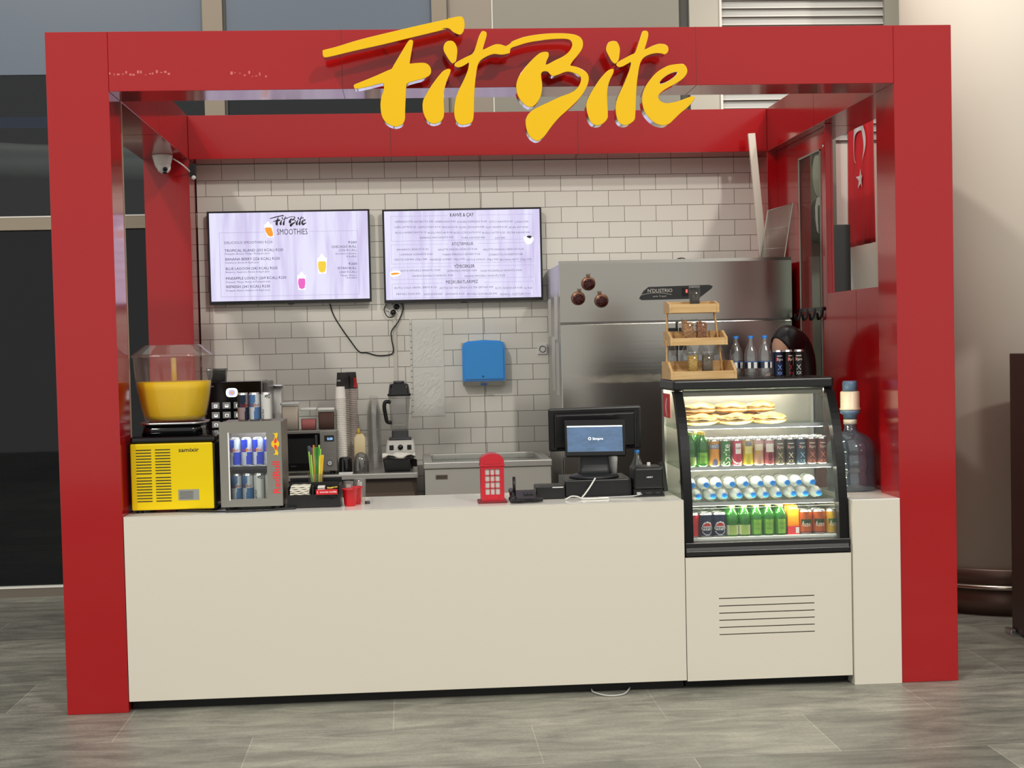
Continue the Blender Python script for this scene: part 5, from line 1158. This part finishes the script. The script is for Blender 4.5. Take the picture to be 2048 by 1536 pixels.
# ---------------------------------------------------------------- screens on the tiled wall
def screen(label, x0, x1, z0, z1, menu, frames, extra):
    t = thing('menu_screen', label, 'menu screen', ((x0+x1)/2, 2.72, z0))
    bm = BM(); Y0 = 2.70
    for a in [(x0, x1, z0, z0+.021), (x0, x1, z1-.011, z1), (x0, x0+.012, z0+.021, z1-.011), (x1-.012, x1, z0+.021, z1-.011)]: box(bm, a[0], a[1], Y0, Y0+.03, a[2], a[3])
    box(bm, x0+.004, x1-.004, Y0+.008, Y0+.045, z0+.004, z1-.004); box(bm, x0+.25, x1-.25, Y0+.045, 2.7795, z0+.1, z1-.1); box(bm, (x0+x1)/2-.02, (x0+x1)/2+.02, Y0+.005, Y0+.02, z0-.006, z0)
    obj('bezel', bm, BLACK, t)
    bm = BM(); box(bm, x0+.012, x1-.012, Y0+.004, Y0+.0079, z0+.021, z1-.011); obj('lit_panel', bm, SCR, t)
    bm = BM(); yy = Y0+.0035
    for s, a, b_, z, cap in menu:
        if cap <= .0185: text(bm, s, a, b_, z, cap, fy(yy), 0, bold=.001 if cap > .015 else 0)
    bh = BM()
    for s, a, b_, z, cap in menu:
        if cap > .0185: text(bh, s, a, b_, z-.004 if cap > .03 else z, cap, fy(yy), 0, bold=.001 if cap < .03 else 0)
    obj('menu_heading', bh, mat('heading_ink', (40, 40, 52), .6, emit=.1), t)
    obj('menu_text', bm, mat('menu_ink', (96, 92, 124), .6, emit=.25), t)
    bm = BM()
    for (a, c, d_, e_, g0, g1) in frames:
        w = .0016
        box(bm, a, g0, yy, yy+.0004, e_-w, e_); box(bm, g1, d_, yy, yy+.0004, e_-w, e_); box(bm, a, d_, yy, yy+.0004, c, c+w)
        box(bm, a, a+w, yy, yy+.0004, c, e_); box(bm, d_-w, d_, yy, yy+.0004, c, e_)
    obj('menu_frame', bm, mat('menu_line', (150, 146, 190), .6, emit=.5), t)
    PM_ = [mat('scr_white', (226, 226, 252), .5, emit=.95), mat('scr_orange', (226, 140, 30), .5, emit=.6), mat('scr_pink', (210, 90, 180), .5, emit=.55), mat('scr_yellow', (214, 184, 50), .5, emit=.6), mat('scr_black', (20, 20, 28), .5)]
    for fn_ in extra:
        bm = BM(); fn_(bm, yy-.0006); obj('menu_picture', bm, PM_, t)
SCR = mat('screen_lilac', (214, 206, 250), .4, emit=.98)
nn = SCR.node_tree.nodes; ll = SCR.node_tree.links; bb = nn['Principled BSDF']; bb.inputs['Base Color'].default_value = (.02, .02, .02, 1)
tc = nn.new('ShaderNodeTexCoord'); mp = nn.new('ShaderNodeMapping'); mp.inputs['Scale'].default_value = (16, 1, 1.6); ns = nn.new('ShaderNodeTexNoise'); ns.inputs['Scale'].default_value = 1; ns.inputs['Detail'].default_value = 5; ns.inputs['Distortion'].default_value = .5
crr = nn.new('ShaderNodeValToRGB'); crr.color_ramp.elements[0].position = .34; crr.color_ramp.elements[0].color = rgb(208, 198, 236); crr.color_ramp.elements[1].position = .6; crr.color_ramp.elements[1].color = rgb(232, 229, 255)
ll.new(tc.outputs['Object'], mp.inputs[0]); ll.new(mp.outputs[0], ns.inputs[0]); ll.new(ns.outputs[0], crr.inputs[0]); ll.new(crr.outputs[0], bb.inputs['Emission Color'])
def cupicon(bm, x, z, w, h, mi, y, lean=0):
    flat_shape(bm, [[(x-w*.62, z+h*.62), (x+w*.62, z+h*.62), (x+w*.5+lean, z-h*.56), (x-w*.5+lean, z-h*.56)]], y, y+.0002, 0, 0, 0, smooth=False)
    flat_shape(bm, [[(x-w*.5, z+h*.3), (x, z+h*.36), (x+w*.5, z+h*.3), (x+w*.38+lean, z-h*.42), (x-w*.38+lean, z-h*.42)]], y-.0004, y-.0002, 0, mi, mi, k=2)
    flat_shape(bm, [[(x-w*.4, z+h*.62), (x, z+h*.95), (x+w*.4, z+h*.62)]], y, y+.0002, 0, 0, 0, smooth=False)
def picA(bm, y):
    sx0, sx1 = .75, .981; bx0 = min(p[0] for q in SIGN for p in q[0]); bx1 = max(p[0] for q in SIGN for p in q[0]); bz0 = min(p[1] for q in SIGN for p in q[0]); k_ = (sx1-sx0)/(bx1-bx0)
    for q in SIGN: flat_shape(bm, [[(sx0+(x-bx0)*k_, 2.438+(z-bz0)*k_) for x, z in pl_] for pl_ in q], y, y+.0003, 0, 4, 4, k=2)
def c1(bm, y): cupicon(bm, .738, 2.412, .042, .068, 1, y, .014)
def c2(bm, y): cupicon(bm, .941, 2.080, .044, .078, 2, y)
def c3(bm, y): cupicon(bm, 1.073, 2.185, .050, .084, 3, y)
def picB(bm, y):
    flat_shape(bm, [[(2.372, 2.348), (2.43, 2.345), (2.424, 2.312), (2.40, 2.300), (2.380, 2.312)]], y, y+.0002, 0, 0, 0, k=3)
    flat_shape(bm, [[(2.388, 2.350), (2.405, 2.356), (2.422, 2.350), (2.412, 2.338), (2.398, 2.342)]], y-.0004, y-.0002, 0, 4, 4, k=3)
def picC(bm, y):
    flat_shape(bm, [[(1.503, 2.130), (1.53, 2.145), (1.568, 2.142), (1.566, 2.118), (1.52, 2.108)]], y, y+.0002, 0, 0, 0, k=3)
    flat_shape(bm, [[(1.507, 2.126), (1.53, 2.134), (1.564, 2.132), (1.560, 2.124), (1.52, 2.119)]], y-.0004, y-.0002, 0, 1, 1, k=2)
screen('left wall screen with the smoothies menu', .355, 1.383, 1.951, 2.543, MENU_A, [(.427, 2.000, 1.306, 2.408, .708, .997)], [picA, c1, c2, c3])
screen('right wall screen with the coffee and snack menu', 1.464, 2.487, 1.938, 2.537, MENU_B, [(1.517, 2.334, 2.431, 2.494, 1.882, 2.077), (1.516, 2.188, 2.430, 2.312, 1.882, 2.077), (1.515, 2.088, 2.428, 2.168, 1.90, 2.085), (1.515, 1.968, 2.427, 2.062, 1.84, 2.105)], [picB, picC])
bm = BM()
def wp(zx, zy): return (.0, 0, 0)
CAB = [(1.112, 2.775, 1.945), (1.134, 2.775, 1.872), (1.182, 2.774, 1.787), (1.236, 2.774, 1.706), (1.291, 2.774, 1.633), (1.339, 2.774, 1.625), (1.414, 2.774, 1.604), (1.495, 2.774, 1.610), (1.513, 2.752, 1.640), (1.503, 2.752, 1.712), (1.506, 2.752, 1.763), (1.551, 2.765, 1.823), (1.582, 2.765, 1.900), (1.573, 2.76, 1.945)]
tube(bm, CAB, .004); tag(obj('screen_cable', bm, BLACK), 'black cable drooping from the left screen to the wall socket', 'cable')
t = thing('wall_socket', 'white triple socket with two black plugs under the right screen', 'socket', (1.51, 2.77, 1.90))
bm = BM()
for x, z in ((1.494, 1.915), (1.541, 1.917), (1.518, 1.880)): lathe(bm, [(.029, 0), (.027, .014), (.019, .015), (.018, .007), (0, .007)], (x, 2.7795, z), 20, M=Matrix.Rotation(PI/2, 4, 'X'))
obj('socket_plate', bm, WPL, t)
bm = BM()
for x, z in ((1.541, 1.917), (1.518, 1.880)): lathe(bm, [(.018, 0), (.017, .024), (.008, .032), (0, .033)], (x, 2.772, z), 16, M=Matrix.Rotation(PI/2, 4, 'X'))
obj('plug', bm, BLACK, t)
bm = BM(); tube(bm, [(1.518, 2.745, 1.878), (1.52, 2.738, 1.86), (1.50, 2.742, 1.848), (1.475, 2.75, 1.86), (1.460, 2.755, 1.90), (1.475, 2.76, 1.937)], .0035); tag(obj('socket_loop_cable', bm, BLACK), 'short black cable looping left of the triple socket', 'cable')
bm = BM(); box(bm, 1.513, 1.537, 2.768, 2.7795, 1.38, 1.850, .002); tag(obj('cable_trunking', bm, mat('trunking_white', (216, 212, 200), .5)), 'vertical white cable trunking below the triple socket', 'trunking')
t = thing('wall_outlet', 'white round outlet on the tiles beside the fridge', 'socket', (2.478, 2.77, 1.61))
bm = BM(); box(bm, 2.448, 2.512, 2.768, 2.7795, 1.588, 1.655, .004); obj('plate', bm, WPL, t)
bm = BM(); lathe(bm, [(.022, 0), (.022, .003), (.018, .003), (.018, .001)], (2.482, 2.7675, 1.622), 20, cap=False, M=Matrix.Rotation(PI/2, 4, 'X')); obj('ring', bm, DARKG, t)

# posters in sleeves
for z0, z1, lb in ((1.523, 1.832, 'upper crinkled notice sheet in a clear sleeve on the tiles'), (1.203, 1.521, 'lower crinkled notice sheet in a clear sleeve on the tiles')):
    random.seed(int(z0*100)); bm = BM(); t2 = bmesh.new(); bmesh.ops.create_grid(t2, x_segments=14, y_segments=20, size=1)
    for v in t2.verts:
        e = 1-max(abs(v.co.x), abs(v.co.y))**4
        v.co = Vector((1.736+v.co.x*.102, 2.7765-.0022*e*random.uniform(0, 1), (z0+z1)/2+v.co.y*((z1-z0)/2-.0005)))
    r_ = bmesh.ops.extrude_face_region(t2, geom=t2.faces[:])
    for v in [g for g in r_['geom'] if isinstance(g, bmesh.types.BMVert)]: v.co.y += .002
    bmesh.ops.recalc_face_normals(t2, faces=t2.faces)
    merge(bm, t2)
    pm = mat('notice_paper', (228, 228, 220), .3, coat=.3, bump=((26, 26, 12), .3, .006))
    tag(obj('notice_sheet', bm, pm), lb, 'notice', 'notice sheets on the tiled wall')
bm = BM(); box(bm, 1.622, 1.634, 2.770, 2.7795, 1.203, 1.835, .001)
for k in range(16): box(bm, 1.6225, 1.6335, 2.7695, 2.7705, 1.23+k*.038, 1.236+k*.038, mi=1)
tag(obj('sleeve_binding', bm, [mat('sleeve_edge', (220, 220, 214), .3), PRGY]), 'punched clear sleeve edge left of the notice sheets', 'binding strip')

# towel dispenser
t = thing('towel_dispenser', 'bright blue paper towel dispenser on the tiled wall', 'towel dispenser', (2.092, 2.72, 1.40))
bm = BM(); poly = [(1.953, 1.425), (1.954, 1.64), (1.966, 1.672), (1.99, 1.682), (2.092, 1.690), (2.196, 1.683), (2.220, 1.673), (2.231, 1.64), (2.231, 1.425)]
prism(bm, poly, 'y', 2.665, 2.745); bmesh.ops.bevel(bm, geom=[e for e in bm.edges if all(abs(v.co.y-2.665) < 1e-5 for v in e.verts)], offset=.014, segments=4, affect='EDGES')
obj('cover', bm, mat('towel_blue', (0, 150, 238), .12, coat=.4, bump=((9, 9, 9), .05, .01)), t)
bm = BM(); box(bm, 1.954, 2.230, 2.746, 2.7795, 1.405, 1.675, .004); prism(bm, [(2.672, 1.424), (2.745, 1.424), (2.745, 1.398), (2.70, 1.395)], 'x', 1.957, 2.228); obj('back_shell', bm, mat('dispenser_grey', (186, 184, 176), .4), t)
bm = BM(); lathe(bm, [(.006, 0), (.006, .003)], (2.085, 2.664, 1.455), 12, M=Matrix.Rotation(PI/2, 4, 'X')); box(bm, 2.07, 2.11, 2.672, 2.70, 1.4, 1.410); obj('lock', bm, mat('blue_dark', (10, 80, 150), .3), t)

# security camera
t = thing('security_camera', 'white turret security camera under the left side beam', 'camera', (.175, 2.3, 2.75))
KX, KY = .155, 2.27
bm = BM(); lathe(bm, [(.061, 2.8495), (.061, 2.842), (.060, 2.838), (.048, 2.79), (.040, 2.772), (.02, 2.765)], (KX, KY, 0), 32); obj('mount', bm, WPL, t)
bm = BM(); ball(bm, (KX+.008, KY-.012, 2.775), .042, .042, .040, seg=24); obj('eye_ball', bm, WPL, t)
bm = BM(); Mc = Matrix.Translation((KX+.012, KY-.02, 2.772)) @ Vector((0, 0, 0)).to_track_quat('Z', 'Y').to_matrix().to_4x4() if False else Matrix.Translation((KX+.010, KY-.014, 2.774)) @ Vector((.25, -.75, -.5)).to_track_quat('Z', 'Y').to_matrix().to_4x4()
lathe(bm, [(.015, .0385), (.014, .044), (0, .0445)], n=20, M=Mc @ Matrix.Translation((0, .006, 0))); box(bm, -.012, .012, -.024, -.014, .034, .040, .002, M=Mc); obj('lens', bm, BLACKG, t)
bm = BM(); tube(bm, [(.215, 2.30, 2.83), (.26, 2.38, 2.80), (.292, 2.49, 2.765), (.31, 2.49, 2.74)], .005); box(bm, .285, .325, 2.47, 2.496, 2.74, 2.82, .004, mi=1); ball(bm, (.31, 2.475, 2.735), .014, .012, .014); tag(obj('camera_cable', bm, [WPL, BLACK]), 'white camera cable ending at a black clip by the tiles', 'cable')

# ---------------------------------------------------------------- flag, portrait, grey cabinet beyond
FX = 4.74
def flag_pt(u, v, e=0):   # u along depth, v up
    return (FX-e + .006*math.sin(u*34+v*1.5), 2.88+u, v)
bm = BM(); N1, N2 = 40, 24
for e, mi in ((0, 0),):
    g = [[bm.verts.new(flag_pt(.60*i/N1, 2.285+.92*j/N2)) for j in range(N2+1)] for i in range(N1+1)]
    for i in range(N1):
        for j in range(N2): bm.faces.new((g[i][j], g[i+1][j], g[i+1][j+1], g[i][j+1])).smooth = True
r_ = bmesh.ops.extrude_face_region(bm, geom=bm.faces[:])
for v in [g_ for g_ in r_['geom'] if isinstance(g_, bmesh.types.BMVert)]: v.co.x += .002
bmesh.ops.recalc_face_normals(bm, faces=bm.faces)
t = thing('national_flag', 'red flag with white crescent and star hanging beyond the kiosk', 'flag', (FX, 3.18, 2.285))
obj('flag_cloth', bm, mat('flag_red', (232, 44, 56), .7), t)
bm = BM(); cu, cv = .30, 2.985; t_flag = t
def addpoly(ps):
    vs = [bm.verts.new(flag_pt(u, v, .011)) for u, v in ps]; bm.faces.new(vs)
n_ = 40; Ro, Ri, off = .150, .116, -.034
out = []; inn = []
a0 = math.radians(28)
for k in range(n_+1):
    a = -PI/2+a0 + (2*PI-2*a0)*k/n_; out.append((cu+Ro*math.cos(a), cv+Ro*math.sin(a)))
b0 = math.radians(34)
for k in range(n_+1):
    a = -PI/2+b0 + (2*PI-2*b0)*k/n_; inn.append((cu+Ri*math.cos(a), cv+off+Ri*math.sin(a)))
for k in range(n_): addpoly([out[k], out[k+1], inn[k+1], inn[k]])
obj('crescent', bm, PRW, t); bm = BM()
sc_ = [(cu+(.074 if k % 2 == 0 else .029)*math.sin(PI*k/5)*-1, 2.735+(.074 if k % 2 == 0 else .029)*math.cos(PI*k/5)) for k in range(10)]
ctr = (cu, 2.735)
for k in range(10): addpoly([ctr, sc_[k], sc_[(k+1) % 10]])
obj('star', bm, PRW, t)
bm = BM(); tube(bm, [(FX, 2.86, 3.215), (FX, 3.5, 3.215)], .01, 8, smooth=False); obj('flag_rod', bm, ALU, t)
t = thing('portrait_banner', 'tall banner with a grey portrait of a man in suit and tie', 'banner', (4.5, 3.42, 2.1))
bm = BM(); box(bm, 4.22, 4.63, 3.40, 3.404, 2.335, 3.20); box(bm, 4.22, 4.405, 3.3985, 3.40, 2.335, 3.20, mi=1); box(bm, 4.34, 4.36, 3.404, 3.4995, 2.9, 2.92); obj('banner_cloth', bm, [mat('banner_grey', (126, 132, 122), .7), mat('flag_red')], t)
bm = BM()
flat_shape(bm, [[(4.42, 2.34), (4.43, 2.52), (4.46, 2.60), (4.50, 2.63), (4.54, 2.60), (4.58, 2.54), (4.60, 2.34)]], 3.397, 3.398, 0, 0, 0, k=3)
flat_shape(bm, [[(4.485, 2.40), (4.475, 2.57), (4.50, 2.645), (4.53, 2.57), (4.52, 2.40)]], 3.3955, 3.3965, 0, 1, 1, k=2)
flat_shape(bm, [[(4.497, 2.40), (4.493, 2.56), (4.502, 2.58), (4.511, 2.56), (4.51, 2.40)]], 3.394, 3.395, 0, 0, 0, k=2)
flat_shape(bm, [[(4.464, 2.72), (4.46, 2.82), (4.476, 2.92), (4.51, 2.95), (4.545, 2.91), (4.55, 2.80), (4.54, 2.69), (4.505, 2.64), (4.48, 2.66)]], 3.3955, 3.3965, 0, 2, 2, k=3)
flat_shape(bm, [[(4.455, 2.85), (4.464, 2.96), (4.51, 3.0), (4.55, 2.96), (4.555, 2.87), (4.535, 2.92), (4.48, 2.925)]], 3.394, 3.395, 0, 0, 0, k=3)
obj('portrait', bm, [mat('portrait_dark', (66, 70, 66), .7), PRW, mat('portrait_face', (176, 176, 164), .7)], t)
bm = BM(); box(bm, 4.46, 4.59, 2.95, 3.25, 0, 2.41, .003); tag(obj('grey_cabinet', bm, mat('anthracite', (52, 56, 56), .5)), 'tall dark grey cabinet seen through the open kiosk side below the flag', 'cabinet')
bm = BM(); tube(bm, [(2.50-.06, .10, .012), (2.44, .02, .008), (2.50, -.055, .006), (2.58, -.03, .006), (2.63, .10, .012)], .004); tag(obj('floor_cable', bm, mat('grey_cable')), 'pale cable loop poking out under the front counter', 'cable')
bm = BM(); random.seed(21)  # red blobs added behind the window to imitate a reflection in its glass
for k in range(16):
    ball(bm, (-1.16+random.uniform(-.16, .13), FY+.25+random.uniform(-.05, .05), .98+random.uniform(-.07, .09)), .05, .03, .03, M=Matrix.Rotation(random.uniform(-1, 1), 4, 'Y'), seg=8)
tag(obj('red_reflection', bm, mat('reflection_red', (236, 60, 70), .6, emit=0)), 'bright red cluster standing in for a reflection in the dark glass at the left edge', 'reflection')

# ---------------------------------------------------------------- person behind the display case
t = thing('person', 'person with long black hair in black clothes, head bowed behind the cans', 'person', (3.74, 1.3, 0))
def skin(name, verts, edges, radii, m, root=0, sub=2, parent=None):
    me = bpy.data.meshes.new(name); off = ROOT[parent.name]
    me.from_pydata([Vector(v)-off for v in verts], edges, []); o = bpy.data.objects.new(name, me); C.objects.link(o); o.parent = parent
    md = o.modifiers.new('skin', 'SKIN'); md.use_smooth_shade = True
    lay = me.skin_vertices[0].data if me.skin_vertices else None
    if lay is None:
        bm_ = bmesh.new(); bm_.from_mesh(me); bm_.verts.layers.skin.verify(); bm_.to_mesh(me); bm_.free(); lay = me.skin_vertices[0].data
    for i, r_ in enumerate(radii): lay[i].radius = (r_, r_) if not isinstance(r_, tuple) else r_; lay[i].use_root = (i == root)
    ms = o.modifiers.new('sub', 'SUBSURF'); ms.levels = sub; ms.render_levels = sub
    me.materials.append(m); return o
SKIN_ = mat('skin_tone', (206, 160, 134), .5)
px_, py_ = 3.715, 1.36
V = [(px_, py_, .92), (px_, py_, 1.08), (px_-.0, py_-.02, 1.25), (px_-.01, py_-.05, 1.40), (px_-.025, py_-.08, 1.475), (px_-.02, py_-.12, 1.53), (px_-.012, py_-.15, 1.60), (px_-.01, py_-.14, 1.64)]
R_ = [(.12, .10), (.10, .085), (.115, .09), (.10, .08), .045, .055, .078, .05]
E = [(0, 1), (1, 2), (2, 3), (3, 4), (4, 5), (5, 6), (6, 7)]
def limb(parent_i, pts, rs):
    last = parent_i
    for p, r in zip(pts, rs): V.append(p); R_.append(r); E.append((last, len(V)-1)); last = len(V)-1
    return last
for s_ in (-1, 1):
    limb(0, [(px_+s_*.085, py_-.01, .84), (px_+s_*.095, py_-.02, .50), (px_+s_*.10, py_+.0, .10), (px_+s_*.10, py_-.04, .045), (px_+s_*.105, py_-.16, .03)], [.085, .055, .038, .035, .028])
    w_ = limb(3, [(px_+s_*.15, py_-.05, 1.38), (px_+s_*.165, py_-.04, 1.14), (px_+s_*.12, py_-.25, 1.04)], [.052, .040, .026])
    limb(w_, [(px_+s_*.10, py_-.31, 1.03)], [.024])
    for fx in (-.018, -.006, .006, .018): limb(len(V)-1 if fx == -.018 else hand_, [(px_+s_*.095+fx, py_-.36, 1.02), (px_+s_*.092+fx, py_-.39, 1.0)], [.009, .008]) if fx != -.018 else None; hand_ = len(V)-1 if fx == -.018 else hand_
body = skin('body', V, E, R_, SKIN_, 0, 2, t)
# clothes
V2 = [(px_, py_, .90), (px_, py_, 1.08), (px_, py_-.02, 1.25), (px_-.01, py_-.05, 1.39), (px_-.022, py_-.075, 1.455)]; R2 = [(.14, .12), (.12, .105), (.135, .11), (.125, .10), .06]; E2 = [(0, 1), (1, 2), (2, 3), (3, 4)]
for s_ in (-1, 1):
    last = 3
    for p, r in zip([(px_+s_*.145, py_-.05, 1.375), (px_+s_*.165, py_-.04, 1.14), (px_+s_*.13, py_-.23, 1.045)], [.070, .054, .038]): V2.append(p); R2.append(r); E2.append((last, len(V2)-1)); last = len(V2)-1
skin('black_top', V2, E2, R2, mat('black_cloth', (20, 20, 22), .8), 0, 2, t)
V3 = [(px_, py_, .93), (px_, py_, .86)]; R3 = [(.14, .12), (.13, .11)]; E3 = [(0, 1)]
for s_ in (-1, 1):
    last = 1
    for p, r in zip([(px_+s_*.085, py_-.01, .80), (px_+s_*.095, py_-.02, .50), (px_+s_*.10, py_, .10)], [.10, .07, .055]): V3.append(p); R3.append(r); E3.append((last, len(V3)-1)); last = len(V3)-1
skin('trousers', V3, E3, R3, mat('black_cloth'), 0, 2, t)
HX, HY, HZ = px_-.012, py_-.15, 1.605
Mh = Matrix.Translation((HX, HY, HZ)) @ Matrix.Rotation(-.85, 4, 'Z') @ Matrix.Rotation(.5, 4, 'X')
bm = BM(); ball(bm, (0, 0, 0), 1, 1, 1, seg=64)
for v in bm.verts:
    c = v.co.copy()
    v.co = Vector((c.x*.088, c.y*.104+.012, c.z*.112+.012))
for v in list(bm.verts):
    # open the face: cut hair away in front of the forehead
    if v.co.y < 0:
        e_ = math.sqrt(((v.co.x+.014)/.060)**2+((v.co.z+.002)/.080)**2); e_ = min(1, max(0, (1.25-e_)/.5)); v.co.y += .085*e_*e_*(3-2*e_)
bmesh.ops.transform(bm, matrix=Mh, verts=bm.verts)
for pts, r in (([(HX+.03, HY+.02, HZ+.045), (HX+.075, HY+.03, HZ+.01), (HX+.105, HY+.03, HZ-.07), (HX+.115, HY+.03, HZ-.20), (HX+.115, HY+.03, HZ-.36)], .072), ([(HX+.02, HY+.07, HZ+.03), (HX+.05, HY+.10, HZ-.1), (HX+.06, HY+.10, HZ-.3)], .06), ([(HX-.055, HY+.03, HZ+.05), (HX-.078, HY+.03, HZ-.03), (HX-.08, HY+.01, HZ-.16)], .026)):
    tube(bm, pts, r, 14, rf=lambda f, r=r: r*(1-.35*f))
hm = mat('black_hair', (14, 14, 16), .35, bump=((90, 90, 8), .25, .004)); obj('hair', bm, hm, t)
bm = BM(); ball(bm, (0, -.012, 0), .072, .088, .105, seg=24); ball(bm, (0, -.104, -.028), .011, .014, .022, seg=10); bmesh.ops.transform(bm, matrix=Mh, verts=bm.verts); obj('face', bm, SKIN_, t)
for s_ in (-1, 1):
    bm = BM(); ball(bm, (s_*.030, -.090, -.008), .012, .007, .006, seg=10); ball(bm, (s_*.030, -.0965, -.008), .005, .002, .005, 1, seg=8); bmesh.ops.transform(bm, matrix=Mh, verts=bm.verts); obj('eye', bm, [PRW, INK], t)
    bm = BM(); tube(bm, [(s_*.018, -.098, .010), (s_*.030, -.097, .014), (s_*.044, -.088, .011)], .0028, 6); bmesh.ops.transform(bm, matrix=Mh, verts=bm.verts); obj('eyebrow', bm, hm, t)
bm = BM(); tube(bm, [(-.022, -.088, -.062), (0, -.098, -.060), (.022, -.088, -.062)], .005, 8); bmesh.ops.transform(bm, matrix=Mh, verts=bm.verts); obj('mouth', bm, mat('lip', (170, 90, 86), .4), t)
bm = BM()
for s_ in (-1, 1): loft(bm, [(.0, .042, .13, .03), (.05, .040, .11, .03)], px_+s_*.102, py_-.06)
obj('shoes', bm, BLACKM, t)
